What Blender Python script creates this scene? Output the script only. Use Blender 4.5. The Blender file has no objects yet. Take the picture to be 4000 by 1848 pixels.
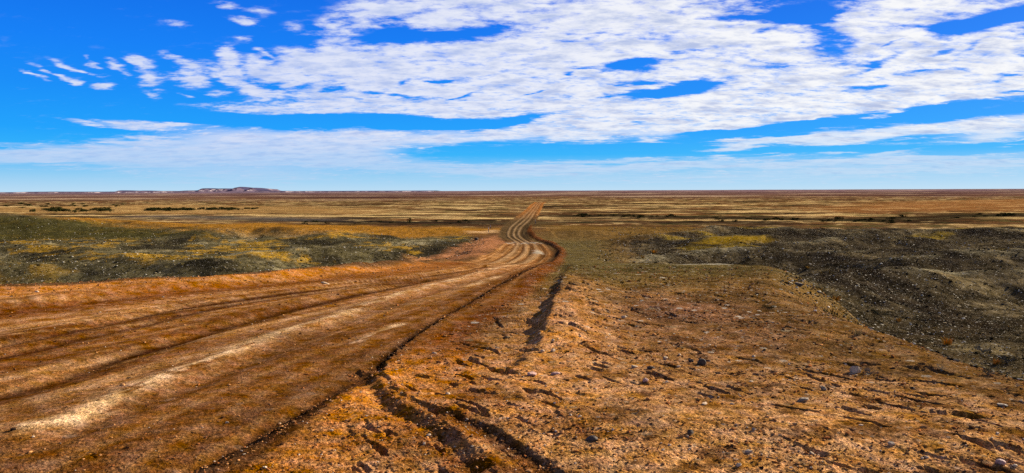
import bpy, math, random
import numpy as np
from mathutils import Matrix, Vector

random.seed(7)
rng = np.random.default_rng(11)
R = math.radians
S = bpy.context.scene
COL = S.collection
F32 = np.float32

# ------------------------------------------------------------------ camera
EYE = 2.0
FPX = 2965.0                       # focal length in photograph pixels (4000 wide)
PITCH = math.atan((924 - 743) / FPX)
ROLL = math.atan(16 / 4000)
cam = bpy.data.cameras.new("camera")
cam.sensor_width = 36.0
cam.lens = 36.0 * FPX / 4000.0
cam.clip_start = 0.05
cam.clip_end = 60000
camo = bpy.data.objects.new("camera", cam)
COL.objects.link(camo)
camM = (Matrix.Translation((0, 0, EYE)) @ Matrix.Rotation(R(90) - PITCH, 4, 'X') @ Matrix.Rotation(-ROLL, 4, 'Z'))
camo.matrix_world = camM
S.camera = camo
RM = np.array(camM.to_3x3())


def rays(px, py):
    px = np.asarray(px, float); py = np.asarray(py, float)
    d = np.stack([(px - 2000) / FPX, -(py - 924) / FPX, -np.ones_like(px)], -1)
    d = d @ RM.T
    return d


# ------------------------------------------------------------------ noise
_ang = rng.uniform(0, 2 * math.pi, 512)
_GX = np.cos(_ang).astype(F32); _GY = np.sin(_ang).astype(F32)


def _hash(i, j, seed):
    with np.errstate(over='ignore'):
        h = i.astype(np.uint32) * np.uint32(374761393) + j.astype(np.uint32) * np.uint32(668265263) + np.uint32((seed * 2246822519) & 0xffffffff)
        h = (h ^ (h >> np.uint32(13))) * np.uint32(1274126177)
        h = h ^ (h >> np.uint32(16))
    return h


def pn(x, y, seed=0):
    """Perlin noise, about -0.7..0.7"""
    x = np.asarray(x, F32); y = np.asarray(y, F32)
    xi = np.floor(x); yi = np.floor(y)
    xf = x - xi; yf = y - yi
    i = xi.astype(np.int64); j = yi.astype(np.int64)
    u = xf * xf * xf * (xf * (xf * 6 - 15) + 10)
    v = yf * yf * yf * (yf * (yf * 6 - 15) + 10)
    def g(a, b, fx, fy):
        h = _hash(a, b, seed) & np.uint32(511)
        return _GX[h] * fx + _GY[h] * fy
    a = g(i, j, xf, yf); b = g(i + 1, j, xf - 1, yf)
    c = g(i, j + 1, xf, yf - 1); d = g(i + 1, j + 1, xf - 1, yf - 1)
    return (a + u * (b - a)) + v * ((c + u * (d - c)) - (a + u * (b - a)))


def fbm(x, y, octs=4, seed=0, gain=0.5):
    s = 0; a = 1.0; f = 1.0
    for k in range(octs):
        s = s + a * pn(x * f, y * f, seed + 17 * k)
        a *= gain; f *= 2.03
    return s


def ss(a, b, x):
    t = np.clip((x - a) / (b - a), 0, 1)
    return t * t * (3 - 2 * t)


def mix(a, b, t):
    return a + (b - a) * t


def table(pts, smooth=0.0, lo=-50, hi=12000):
    """smooth 1-D function through (t, v) pairs"""
    t = np.array([p[0] for p in pts], float); v = np.array([p[1] for p in pts], float)
    # monotone cubic (Fritsch-Carlson)
    h = np.diff(t); dl = np.diff(v) / h
    m = np.zeros_like(v)
    m[1:-1] = np.where(dl[:-1] * dl[1:] > 0, 2 * dl[:-1] * dl[1:] / (dl[:-1] + dl[1:] + 1e-12), 0)
    m[0] = dl[0]; m[-1] = 0
    def f(q):
        q = np.clip(np.asarray(q, float), t[0], t[-1])
        k = np.clip(np.searchsorted(t, q, side='right') - 1, 0, len(t) - 2)
        s = (q - t[k]) / h[k]
        h00 = (1 + 2 * s) * (1 - s) ** 2; h10 = s * (1 - s) ** 2
        h01 = s * s * (3 - 2 * s); h11 = s * s * (s - 1)
        return h00 * v[k] + h10 * h[k] * m[k] + h01 * v[k + 1] + h11 * h[k] * m[k + 1]
    return f


# ------------------------------------------------------------------ lie of the land (metres, ground at the camera = 0)
Pz = table([(-60, 0), (12, 0), (15, -.05), (20, -.25), (28, -.8), (40, -1.9), (55, -3.2), (75, -4.5), (100, -5.5),
            (130, -6.0), (300, -6.0), (450, -5.9), (600, -7.0), (1000, -7.6), (3000, -8), (12000, -8)])
Lz = table([(-60, -2.0), (5, -2.0), (20, -3.1), (30, -3.8), (48, -4.6), (70, -5.3), (100, -5.9), (150, -6.2), (200, -6.0), (12000, -6)])
Rz = table([(-60, -3), (5, -3.0), (18, -3.6), (30, -4.9), (50, -5.5), (80, -6.0), (100, -6.2), (150, -6.3), (200, -6.0), (12000, -6)])
XR = table([(-60, 8), (0, 6.5), (7.6, 5.0), (10, 4.8), (13, 4.6), (17, 5.5), (24, 8), (30, 8.5), (36, 6.5), (50, 6.0), (85, 9), (130, 14), (200, 30), (300, 60)])
XL = table([(-60, -80), (0, -34), (8, -22), (12, -16), (16, -11), (19.6, -6.9), (24, -5.0), (28, -4.3), (45, -4.3), (60, -4.6), (85, -3.8), (115, -3.0), (134, -5.5), (200, -30), (300, -60)])
# edges of the graded road
RL = table([(-60, -80), (0, -33), (8, -21), (12, -15), (16, -10), (19.6, -6.0), (25, -3.9), (48, -3.2), (75, -2.7), (95, -1.7), (115, -.9), (134, -2.3),
            (152, -2.3), (187, -1.2), (231, 1.5), (300, 5.0), (410, 10), (520, 15)])
RR = table([(-60, -9), (0, -2.6), (5.4, -1.8), (8.4, -1.47), (14.6, 0), (17.5, .25), (25, .95), (58, 3.1), (88, 5.1), (105, 5.0), (117, 3.6), (136, 2.7), (163, 3.7),
            (198, 6.4), (257, 9.2), (330, 13), (450, 19), (520, 23)])


def base0(x, y):
    p = Pz(y); xl = XL(y); xr = XR(y)
    wl = np.interp(y, [0, 16, 30, 60], [7, 6, 4.5, 4.0]); wr = np.interp(y, [0, 10, 25, 60, 120], [7, 6, 6, 9, 16])
    l = p + (Lz(y) - p) * ss(0, 1, (xl - x) / wl) * (y < 300)
    z = l + (Rz(y) - p) * ss(0, 1, (x - xr) / wr) * (y < 300)
    return z


def seg(x, y, pts, reach):
    """nearest distance, signed side and interpolated value z to a polyline of (x, y, val)"""
    pts = np.asarray(pts, float)
    x = np.asarray(x, float); y = np.asarray(y, float)
    D = np.full(x.shape, 1e9); V = np.zeros(x.shape); SG = np.ones(x.shape)
    bb = (x > pts[:, 0].min() - reach) & (x < pts[:, 0].max() + reach) & (y > pts[:, 1].min() - reach) & (y < pts[:, 1].max() + reach)
    if not bb.any():
        return D, V, SG
    xx = x[bb]; yy = y[bb]
    d = np.full(xx.shape, 1e9); v = np.zeros(xx.shape); sg = np.zeros(xx.shape)
    for a, b in zip(pts[:-1], pts[1:]):
        ex, ey = b[0] - a[0], b[1] - a[1]
        l2 = ex * ex + ey * ey + 1e-12
        t = np.clip(((xx - a[0]) * ex + (yy - a[1]) * ey) / l2, 0, 1)
        dx = xx - a[0] - t * ex; dy = yy - a[1] - t * ey
        q = np.hypot(dx, dy)
        k = q < d
        d[k] = q[k]
        if pts.shape[1] > 2:
            v[k] = (a[2] + t * (b[2] - a[2]))[k]
        sg[k] = np.sign(ex * (yy - a[1]) - ey * (xx - a[0]))[k]     # + : left of travel
    D[bb] = d; V[bb] = v; SG[bb] = sg
    return D, V, SG


def crest(pts):
    out = []
    for px, py, d in pts:
        r = rays(px, py); r = r * (d / r[1])
        out.append((r[0], r[1], r[2] + EYE))
    return out


RIDGES = [   # crest line as (pixel x, pixel y, metres ahead), half width
    (crest([(3040, 1100, 42), (3140, 1080, 46), (3300, 1056, 50), (3700, 1053, 54), (4000, 1057, 54), (4500, 1060, 54)]), 4.2),
    (crest([(2440, 1030, 60), (2560, 1000, 68), (2700, 979, 73), (3000, 974, 76), (3230, 988, 74)]), 4.2),
    (crest([(3000, 992, 78), (3200, 981, 80), (3600, 976, 82), (4000, 983, 82), (4400, 985, 82)]), 4.6),
    (crest([(3100, 948, 98), (3300, 931, 104), (3600, 935, 105)]), 5),
    (crest([(2620, 958, 96), (2760, 926, 100), (2880, 911, 103), (2990, 912, 104), (3040, 938, 102)]), 5.5),
    (crest([(2390, 947, 104), (2500, 926, 110), (2620, 909, 115), (2800, 897, 125)]), 5.5),
    (crest([(3000, 905, 125), (3300, 893, 130), (3500, 895, 132), (3900, 899, 128), (4300, 905, 125)]), 6.5),
    (crest([(3500, 1010, 66), (3800, 1004, 68), (4200, 1010, 66)]), 4.5),
    (crest([(-500, 834, 150), (0, 836, 150), (200, 848, 150), (420, 870, 145), (650, 893, 140)]), 26),
    (crest([(-300, 960, 86), (0, 955, 88), (260, 962, 88), (480, 985, 82)]), 5),
    (crest([(-300, 1030, 52), (0, 1022, 54), (300, 1020, 56), (700, 1022, 56), (900, 1030, 54)]), 5),
    (crest([(950, 1000, 62), (1150, 985, 66), (1350, 975, 68), (1500, 980, 70)]), 5),
    (crest([(850, 900, 124), (1000, 893, 128), (1150, 895, 126), (1300, 902, 124)]), 7),
]
HUM = []
for k in range(130):          # hummocks of the stony flats
    y = random.uniform(45, 150)
    sx = -1 if k % 5 < 3 else 1
    x = sx * random.uniform(10, max(16, .72 * y + 12))
    w = random.uniform(1.8, 4.2) * (y / 80) ** .4
    if sx > 0 and 38 < y < 64:
        continue
    HUM.append((x, y, random.uniform(.2, .55) * w / 2.2 * (.45 if sx < 0 else .7), w * random.uniform(1.2, 2.6), w))


def base(x, y):
    x = np.asarray(x, float); y = np.asarray(y, float)
    z = base0(x, y)
    for pts, w in RIDGES:
        d, v, s = seg(x, y, pts, 4 * w)
        k = d < 4 * w
        if k.any():
            up = np.maximum(v[k] - z[k], 0)
            z[k] += up * np.exp(-(d[k] / w) ** 2)
    for hx, hy, hh, wx, wy in HUM:
        k = (np.abs(x - hx) < 3 * wx) & (np.abs(y - hy) < 3 * wy)
        if k.any():
            z[k] += hh * np.exp(-((x[k] - hx) / wx) ** 2 - ((y[k] - hy) / wy) ** 2)
    return z


def at(px, py, hf=None):
    """point of the ground seen at a photograph pixel"""
    hf = hf or base
    px = np.atleast_1d(np.asarray(px, float)); py = np.atleast_1d(np.asarray(py, float))
    r = rays(px, py); r = r / r[:, 1:2]
    ts = np.concatenate([np.arange(3, 40, .05), 40 * 1.004 ** np.arange(0, 1100)])
    X = r[:, 0:1] * ts; Y = np.broadcast_to(ts, X.shape); Z = EYE + r[:, 2:3] * ts
    H = hf(X.ravel(), Y.ravel()).reshape(X.shape)
    below = Z < H
    k = np.argmax(below, 1); k = np.where(below.any(1), k, len(ts) - 1)
    t = ts[k]
    return np.stack([r[:, 0] * t, t], -1)


def line(pts):
    a = np.array(pts, float)
    return at(a[:, 0], a[:, 1])


# ------------------------------------------------------------------ road furniture of the ground: ruts, windrows, tracks
def smooth_line(w, n=3):
    """Chaikin corner cutting"""
    w = np.asarray(w, float)
    for _ in range(n):
        q = w[:-1] * .75 + w[1:] * .25; r_ = w[:-1] * .25 + w[1:] * .75
        m = np.empty((2 * len(q), w.shape[1])); m[0::2] = q; m[1::2] = r_
        w = np.vstack([w[:1], m, w[-1:]])
    return w


def pl(pts):
    return smooth_line(line(pts), 2)


berm_l = smooth_line(np.array([(XL(y) + .6, y) for y in (0, 4, 8, 12, 14, 16, 18, 20, 24, 28, 40, 60, 85, 105)]), 1)
rut_a = pl([(-300, 1240), (0, 1217), (350, 1175), (641, 1135), (1069, 1104), (1600, 1050), (1800, 1030)])
rut_b = pl([(-400, 1420), (0, 1349), (356, 1278), (713, 1200), (1140, 1143), (1600, 1090), (1800, 1062), (1900, 1040)])
rut_b2 = pl([(-400, 1470), (0, 1388), (428, 1299), (855, 1192), (1240, 1140), (1650, 1095)])
rut_c = pl([(-500, 1640), (0, 1549), (285, 1463), (570, 1363), (855, 1278), (1212, 1185), (1600, 1107), (1900, 1055)])
pale_d = pl([(93, 1684), (285, 1650), (400, 1577), (606, 1499), (784, 1428), (1069, 1314), (1283, 1255), (1425, 1195), (1600, 1142), (1727, 1110), (1870, 1071), (2012, 1036)])
far_pale = pl([(1050, 766), (1500, 767), (2000, 764), (2300, 762)])
far_dark = pl([(2640, 765), (2720, 765), (2880, 764)])
dark_e = pl([(285, 1690), (570, 1575), (855, 1456), (1140, 1340), (1425, 1226), (1700, 1135), (1900, 1080), (2050, 1043)])
pale_f = pl([(1390, 1342), (1480, 1302), (1568, 1264)])
pale_g = pl([(1815, 1118), (1880, 1098), (1945, 1078)])
edge_r = pl([(700, 1880), (748, 1848), (998, 1727), (1212, 1606), (1390, 1499), (1490, 1425), (1549, 1370), (1660, 1292), (1798, 1214), (1900, 1150), (2012, 1085), (2110, 1040)])
bank_b = pl([(2075, 893), (2095, 925), (2150, 948), (2192, 975), (2195, 1000), (2178, 1018)])
def plv(pts):
    """polyline with a height value per point"""
    w = line([p[:2] for p in pts])
    return smooth_line(np.column_stack([w, [p[2] for p in pts]]), 2)


windrow = plv([(2240, 1040, .04), (2215, 1100, .09), (2185, 1160, .13), (2165, 1250, .17), (2140, 1330, .15), (2105, 1385, .07), (2077, 1410, .08), (2048, 1463, .03), (2012, 1541, .04), (1984, 1584, .0)])
bank1 = plv([(2064, 878, .0), (2060, 898, .35), (2066, 918, .42), (2100, 938, .48), (2150, 957, .5), (2180, 978, .48), (2180, 998, .36), (2158, 1018, .2), (2110, 1040, .09), (2012, 1085, .07), (1900, 1150, .06), (1798, 1214, .07), (1660, 1292, .06), (1549, 1370, .07), (1497, 1425, .08), (1492, 1455, .08), (1515, 1505, .05), (1560, 1552, .045), (1620, 1596, .05),
             (1756, 1645, .065), (1840, 1672, .03), (1906, 1695, .055), (2012, 1752, .05), (2141, 1838, .04), (2250, 1930, .04)])
bank2 = plv([(1470, 1478, .0), (1400, 1508, .06), (1300, 1560, .09), (1212, 1612, .095), (1110, 1672, .085), (998, 1742, .09), (860, 1812, .10), (748, 1868, .10), (600, 1950, .10)])
turn1 = bank1[:, :2]
turn2 = pl([(1415, 1470), (1435, 1510), (1464, 1556), (1535, 1627), (1642, 1677), (1742, 1741), (1850, 1850)])
creek_pale = pl([(900, 840), (1200, 842), (1600, 848), (1960, 853)])
creek_pale2 = pl([(2110, 856), (2500, 858), (3000, 862), (3400, 868)])


def detail(x, y, res):
    """relief finer than the lie of the land; res = spacing of the mesh there"""
    x = np.asarray(x, float); y = np.asarray(y, float)
    z = np.zeros(x.shape)
    r = np.hypot(x, y)

    def oc(wl, amp, seed, sub=None):
        f = ss(1.6, 3.2, wl / res) * amp
        k = f > 1e-6
        if k.any():
            z[k] += f[k] * pn(x[k] / wl, y[k] / wl, seed)

    rl = RL(y); rr = RR(y)
    onroad = ss(-.3, .5, x - rl) * ss(-.2, .35, rr - x) * (y < 520)
    off = 1 - onroad
    near = r < 60
    # broad undulation
    k = r > 20
    z[k] += (ss(25, 90, r[k]) * off[k]) * (.28 * fbm(x[k] / 16, y[k] / 16, 3, 3) + .5 * ss(200, 600, r[k]) * fbm(x[k] / 130, y[k] / 130, 3, 5)
                                          + 2.0 * ss(900, 3000, r[k]) * fbm(x[k] / 900, y[k] / 900, 3, 9))
    hl = off * ss(16, 40, r) * (1 - ss(170, 260, r)) * np.maximum(ss(0, 3, XL(y) - x), ss(0, 3, x - XR(y)))
    k = hl > .01
    z[k] += hl[k] * np.where(x[k] < 0, .55, .9) * (.30 * fbm(x[k] / 5.0, y[k] / 5.0, 2, 12) - .30 * np.abs(pn(x[k] / 4.2 + .3 * pn(x[k] / 2, y[k] / 2, 14), y[k] / 9, 13)))
    oc(1.9, .16 * hl, 15)
    oc(2.6, .10 * off, 20); oc(1.1, .035 * off, 21); oc(.5, .014 * (.12 + .88 * off), 22); oc(.22, .008 * (.15 + .85 * off), 23)
    oc(.11, .008 * (.25 + .75 * off), 24); oc(.055, .008 * (.4 + .6 * off), 25); oc(.028, .009, 26)

    def groove(ln, w, depth, lift=0, seed=40, wob=.3):
        d, v, s = seg(x, y, ln, 6 * w + 1)
        k = d < 6 * w
        if k.any():
            n = 1 + wob * 2 * pn(x[k] / 1.3, y[k] / 1.3, seed)
            z[k] -= depth * n * np.exp(-(d[k] / w) ** 2)
            if lift:
                z[k] += lift * n * np.exp(-((d[k] * s[k] - 1.9 * w * np.sign(lift) * 0 - 1.8 * w) / (w * 1.1)) ** 2)

    def heap(ln, w, h, seed=50):
        d, v, s = seg(x, y, ln, 4 * w)
        k = d < 4 * w
        if k.any():
            n = np.clip(1 + .8 * fbm(x[k] / (4 * w), y[k] / (4 * w), 2, seed), .4, 1.8)
            z[k] += h * n * np.exp(-(d[k] / w) ** 2)

    heap(berm_l, 1.0, .12)
    groove(rut_a, .45, .07, .10); groove(rut_b, .22, .06, .04); groove(rut_b2, .2, .05, .03); groove(rut_c, .22, .06, .035)
    groove(dark_e, .2, .03, .015)
    heap(pale_d, .3, .025)
    # low cut banks: the loose ground stands a hand's breadth above the graded road and the turning track
    for ln, dec in ((bank1, .8), (bank2, .55)):
        d, v, s = seg(x, y, ln, 4)
        v = v * (.75 if dec > .6 else .6)
        k = d < 4
        sd = d[k] * s[k] + .06 * pn(x[k] / .4, y[k] / .4, 61) + .04 * pn(x[k] / .13, y[k] / .13, 62)     # + = on the high side
        fs = 1 + y[k] / 9 * (y[k] > 16)
        z[k] += v[k] * ss(-.03 * fs, .05 * fs, sd) * np.exp(-np.clip(sd, 0, None) / (dec * fs ** .6)) - (.12 if dec > .6 else .85) * v[k] * np.exp(-((sd + .12) / .11) ** 2) * (fs < 3)
    d, v, s = seg(x, y, windrow, 5)
    k = d < 3
    sd = d[k] * s[k] + .05 * pn(x[k] / .5, y[k] / .5, 64)         # travelling towards the camera: + = right-hand, sunny side
    z[k] += v[k] * (1 + .5 * pn(x[k] / .6, y[k] / .6, 65)) * np.where(sd > 0, np.exp(-(sd / .75) ** 2), np.exp(-(sd / .17) ** 2))
    groove(turn2, .10, .03, 0)
    d, v, s = seg(x, y, turn2, 2)
    k = d < 1
    z[k] += .035 * np.clip(1 + .8 * pn(x[k] / .6, y[k] / .6, 63), .3, 1.6) * np.exp(-((d[k] * s[k] - .17) / .10) ** 2)
    k = (onroad > .02) & (y < 30) & (y > 2)
    uu = (x[k] - rl[k]) / (rr[k] - rl[k])
    z[k] += onroad[k] * (.016 * pn(uu * 64, y[k] / 16, 75) + .009 * pn(uu * 150, y[k] / 8, 76))
    # far tracks along the road
    k = (y > 26) & (onroad > .02)
    u = (x[k] - rl[k]) / (rr[k] - rl[k])
    for c in (.22, .42, .60, .80):
        z[k] -= .10 * np.exp(-((u - c) / .045) ** 2) * ss(26, 60, y[k])
    # scoured furrows of the bare ground on the right
    k = (r < 40) & (x > rr - .2) & (y > 0)
    a = x[k] * .55 - y[k] * .83; b = x[k] * .83 + y[k] * .55
    wv = .25 * pn(x[k] / .7, y[k] / .7, 70)
    f = pn(a / .6, (b + wv) / .16, 71) + .5 * pn(a / .3, b / .08, 72) + .25 * pn(a / .06, b / .05, 74)
    m = ss(.15, .8, x[k] - rr[k]) * ss(-.3, .25, pn(x[k] / 2.3, y[k] / 2.3, 73) + .12)
    z[k] -= m * .06 * ss(.22, .5, f) - m * .012 * f
    return z


def hgt(x, y, res=None):
    x = np.asarray(x, float); y = np.asarray(y, float)
    if res is None:
        res = np.hypot(x, y) / 700
    return base(x, y) + detail(x, y, res)


# ------------------------------------------------------------------ colours of the ground (as seen in full sun -> albedo)
E_SUN = 2.05


def lin(c):
    c = np.asarray(c, float) / 255
    return np.where(c <= .04045, c / 12.92, ((c + .055) / 1.055) ** 2.4)


def alb(r, g, b):
    return lin((r, g, b)) / E_SUN


def inpoly(x, y, poly, soft):
    """0..1 inside a world polygon with a soft, signed-distance edge"""
    poly = np.asarray(poly, float)
    out = np.zeros(x.shape)
    bb = (x > poly[:, 0].min() - soft) & (x < poly[:, 0].max() + soft) & (y > poly[:, 1].min() - soft) & (y < poly[:, 1].max() + soft)
    if not bb.any():
        return out
    xx = x[bb]; yy = y[bb]
    c = np.zeros(xx.shape, bool)
    n = len(poly)
    for i in range(n):
        a = poly[i]; b = poly[(i + 1) % n]
        cond = (a[1] > yy) != (b[1] > yy)
        xi = (b[0] - a[0]) * (yy - a[1]) / (b[1] - a[1] + 1e-12) + a[0]
        c ^= cond & (xx < xi)
    d, _, _ = seg(xx, yy, np.vstack([poly, poly[:1]]), soft * 2)
    d = np.minimum(d, soft)
    out[bb] = np.where(c, .5 + .5 * d / soft, .5 - .5 * d / soft)
    return out


P_OCHRE = line([(230, 846), (450, 858), (1000, 872), (1500, 884), (1850, 888), (1930, 896), (1900, 912), (1700, 925), (1450, 918), (1200, 903), (900, 897), (640, 890), (420, 868)])
P_OCHRE_R = line([(2140, 880), (2500, 884), (2900, 885), (2700, 900), (2500, 925), (2380, 945), (2330, 985), (2240, 985), (2190, 940), (2120, 905)])
P_MOUND = line([(2650, 957), (2760, 930), (2880, 914), (2985, 914), (3030, 938), (2900, 950), (2780, 962)])
P_HILL_L = line([(-400, 842), (0, 843), (200, 852), (420, 873), (650, 896), (800, 915), (500, 930), (0, 940), (-400, 940)])
P_ORANGE_FAR = line([(3150, 812), (3400, 793), (3700, 783), (4100, 778), (4300, 800), (4100, 822), (3700, 828), (3300, 826)])
P_POST = line([(1825, 903), (1935, 898), (1945, 912), (1838, 914)])
P_PINK = line([(1560, 1035), (1740, 985), (1850, 938), (1935, 922), (1978, 945), (1900, 988), (1800, 1018)])
P_DARK = line([(1560, 985), (1700, 950), (1830, 940), (1862, 958), (1800, 985), (1650, 1005)])
P_SAND_L = line([(-100, 812), (300, 805), (700, 800), (1150, 806), (1500, 815), (1500, 835), (1000, 835), (600, 835), (200, 833), (-100, 828)])
DARK_STRIP = pl([(1100, 860), (1400, 866), (1700, 870), (1940, 872)])
DARK_STRIP2 = pl([(600, 845), (900, 852), (1200, 858)])
CREEK_R = pl([(2250, 842), (2700, 848), (3100, 858), (3500, 858), (3800, 842), (4100, 836)])
CREEK_R2 = pl([(2120, 868), (2600, 870), (3000, 872)])


def colour(x, y, z, res):
    x = np.asarray(x, float); y = np.asarray(y, float)
    N = len(x)
    r = np.hypot(x, y)
    C = np.zeros((N, 3)); SP = np.zeros(N); GR = np.ones(N)
    rl = RL(y); rr = RR(y)
    u = (x - rl) / (rr - rl)

    def lay(c, m):
        nonlocal C
        C = C + (np.asarray(c) - C) * np.clip(m, 0, 1)[:, None]

    n1 = fbm(x / 9, y / 9, 4, 101); n2 = fbm(x / 2.1, y / 2.1, 4, 102)
    nb = fbm(x / 45, y / 22, 4, 103)
    # --- plain
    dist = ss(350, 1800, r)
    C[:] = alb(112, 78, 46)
    lay(alb(118, 86, 76), dist * .85)  # far haze painted as a purple ground tint, here and in the next layer
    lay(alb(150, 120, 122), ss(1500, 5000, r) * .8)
    k = r > 130
    st = np.zeros(N); st2 = np.zeros(N)
    st[k] = fbm(x[k] / 90, y[k] / 30, 4, 110, .6); st2[k] = fbm(x[k] / 60 + 31, y[k] / 14, 4, 111, .6)
    lay(alb(142, 92, 46), ss(-.05, .4, st) * .7 * ss(140, 220, r) * (1 - ss(800, 2000, r)))
    lay(alb(226, 186, 116), ss(.12, .34, st2) * .9 * ss(150, 260, r) * (1 - ss(500, 1100, r)))
    lay(alb(40, 34, 24), ss(.08, .4, -st2) * .85 * ss(140, 200, r) * (1 - ss(450, 1000, r)))
    st3 = np.zeros(N)
    k = (r > 130) & (r < 1500)
    st3[k] = fbm(x[k] / 16, y[k] / 9, 4, 113, .7)
    mm = ss(140, 180, r) * (1 - ss(700, 1400, r))
    lay(alb(216, 180, 116), ss(.28, .5, st3 + .4 * st2) * .85 * mm)
    lay(alb(44, 40, 26), ss(.26, .45, -st3 + .25 * st) * .85 * mm)
    lay(alb(116, 104, 54), ss(.1, .4, -st3 + .3 * st2) * .4 * mm)
    k = r > 500
    st[k] = fbm(x[k] / 420, y[k] / 170, 4, 112, .6)
    lay(alb(196, 164, 128), ss(.18, .4, st) * .85 * ss(600, 1100, r))
    lay(alb(72, 46, 46), ss(.08, .36, -st) * .8 * ss(600, 1100, r))
    SP = np.maximum(SP, .08 * ss(140, 220, r) * (1 - ss(300, 500, r)))
    # --- stony hummock country, left and right
    wl = ss(0, 3, (XL(y) - .9 - x)); wr = ss(-1.2, 2.2, x - XR(y) - .8 + n2 * 1.2)
    near_land = 1 - ss(135, 175, y + 22 * n1)
    lay(alb(92, 82, 52), wl * near_land)
    lay(alb(150, 136, 98), wl * near_land * ss(.05, .5, n1 + .5 * n2) * .85)
    lay(alb(46, 40, 27), wl * near_land * ss(.02, .35, -n1 + .4 * n2) * .85)
    lay(alb(66, 56, 38), wr * near_land)
    lay(alb(40, 33, 25), wr * near_land * ss(-.05, .4, -n1 + .5 * n2) * .85)
    lay(alb(128, 110, 74), wr * near_land * ss(.12, .5, n1 + .6 * n2) * .6)
    lay(alb(100, 76, 42), wr * ss(40, 12, y + 16 * n1) * .6)
    for pts, w in RIDGES[:8]:      # stony crests weathered pale
        d, v, s = seg(x, y, pts, 4)
        lay(alb(150, 138, 104), np.exp(-((d + .8 * n2) / .9) ** 2) * near_land * ss(-.3, .3, n1) * .55)
    SP = np.maximum(SP, np.maximum(wl * .75, wr) * near_land)
    # yellow grass patches of the left flats
    yg = fbm(x / 11 + 7, y / 7 + 3, 4, 104)
    lay(alb(164, 124, 36), wl * near_land * ss(45, 62, y) * ss(.14, .36, yg + .6 * n2) * .9)
    lay(alb(150, 130, 90), wl * ss(50, 20, y) * ss(.12, .4, yg) * .55)
    yg2 = fbm(x / 17 + 27, y / 13 + 9, 3, 105)
    lay(alb(138, 112, 34), wr * near_land * ss(70, 100, y) * ss(.28, .42, yg2) * .8)
    # placed patches
    j = .5 + .5 * np.clip(n1 * 1.5 + n2 * .8, -1, 1)
    for poly, c, a, soft in ((P_HILL_L, alb(72, 66, 30), .9, 10), (P_OCHRE, alb(164, 112, 36), 1, 14), (P_OCHRE_R, alb(124, 92, 42), .9, 12), (P_MOUND, alb(150, 118, 26), .95, 4),
                             (P_DARK, alb(48, 42, 30), .9, 3), (P_PINK, alb(190, 126, 80), .75, 3), (P_POST, alb(222, 176, 118), .9, 4), (P_ORANGE_FAR, alb(170, 112, 58), .6, 60), (P_SAND_L, alb(196, 150, 84), .55, 30)):
        m = inpoly(x, y, poly, soft)
        lay(c, ss(.3, .7, m + .30 * (j - .5)) * a)
        SP = SP * (1 - .6 * ss(.4, .6, m) * a)
    for ln, w, c, a in ((DARK_STRIP, 9, alb(34, 30, 26), .95), (DARK_STRIP2, 13, alb(92, 84, 74), .85), (CREEK_R, 14, alb(40, 36, 24), .9), (CREEK_R2, 6, alb(40, 34, 26), .85),
                        (far_pale, 22, alb(230, 196, 156), .9), (far_dark, 22, alb(70, 46, 46), .9), (creek_pale, 4.5, alb(226, 188, 118), .95), (creek_pale2, 3, alb(220, 180, 112), .9)):
        d, v, s = seg(x, y, ln, w * 3)
        lay(c, np.exp(-(d / w) ** 2 * (1 + .0)) * a * ss(-.75, .1, st2 + .2))
    # --- spur the camera stands on
    spur = ss(5.0, -2.0, x - XR(y) - .8 + n2 * 2.6 + n1 * 1.6) * ss(-.3, .3, x - rr) * (1 - ss(100, 150, y))
    sand = alb(198, 142, 84)
    lay(alb(150, 106, 62), spur)
    lay(sand, spur * (1 - ss(6.2, 11.5, y + 2.2 * n2 + .25 * (x - 1))))
    lay(alb(166, 116, 66), spur * (1 - ss(8, 13, y)) * ss(.0, .45, n2) * .6)
    lay(alb(96, 62, 32), spur * ss(.06, .34, fbm(x / .55, y / .45, 4, 131, .65)) * .75 * ss(22, 12, y))
    lay(alb(112, 90, 44), spur * ss(10, 19, y + 4 * n2 + 2 * n1) * .85)
    lay(alb(150, 104, 74), spur * np.exp(-((y - 12.5) / 2.2) ** 2) * np.exp(-((x - 3.2) / 1.6) ** 2) * .8)
    lay(alb(116, 86, 46), spur * ss(-3.2, .3, x - XR(y) + n2 * 1.8) * ss(5, 8.5, y) * .8)
    lay(alb(92, 80, 44), spur * ss(16, 24, y + 3 * n1) * .8)
    pale = np.exp(-((y - 30 - 1.2 * n2) / 1.1) ** 2) * np.exp(-((x - 7.3) / 1.8) ** 2)
    lay(alb(196, 186, 160), spur * pale * .7)
    SP = np.maximum(SP * (1 - spur), spur * np.interp(y, [0, 7, 12, 30, 60], [.08, .25, .65, .75, .75]))
    # shoulder between road and open ground
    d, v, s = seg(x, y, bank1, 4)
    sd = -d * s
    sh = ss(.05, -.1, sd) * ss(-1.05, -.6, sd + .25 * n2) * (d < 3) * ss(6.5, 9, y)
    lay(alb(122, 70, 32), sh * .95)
    # windrow earth
    d, v, s = seg(x, y, windrow, 4)
    lay(alb(206, 144, 84), np.exp(-((d - .25 * s + .25 * n2) / .6) ** 2) * ss(19, 12, y + 3 * n2) * .9)
    # turning tracks
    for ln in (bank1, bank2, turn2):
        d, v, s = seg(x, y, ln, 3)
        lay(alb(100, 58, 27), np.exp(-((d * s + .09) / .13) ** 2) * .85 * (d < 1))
    patch = (y < 7.5) & (x < .6) & (x > rr)
    lay(alb(120, 72, 34), patch * ss(-.1, .35, pn(x / .8, y / .8, 130)) * .7)

    # --- the road
    on = ss(-.25, .25, x - rl + .3 * n2) * ss(-.12, .12, rr - x + .1 * n2) * (y < 520)
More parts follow.
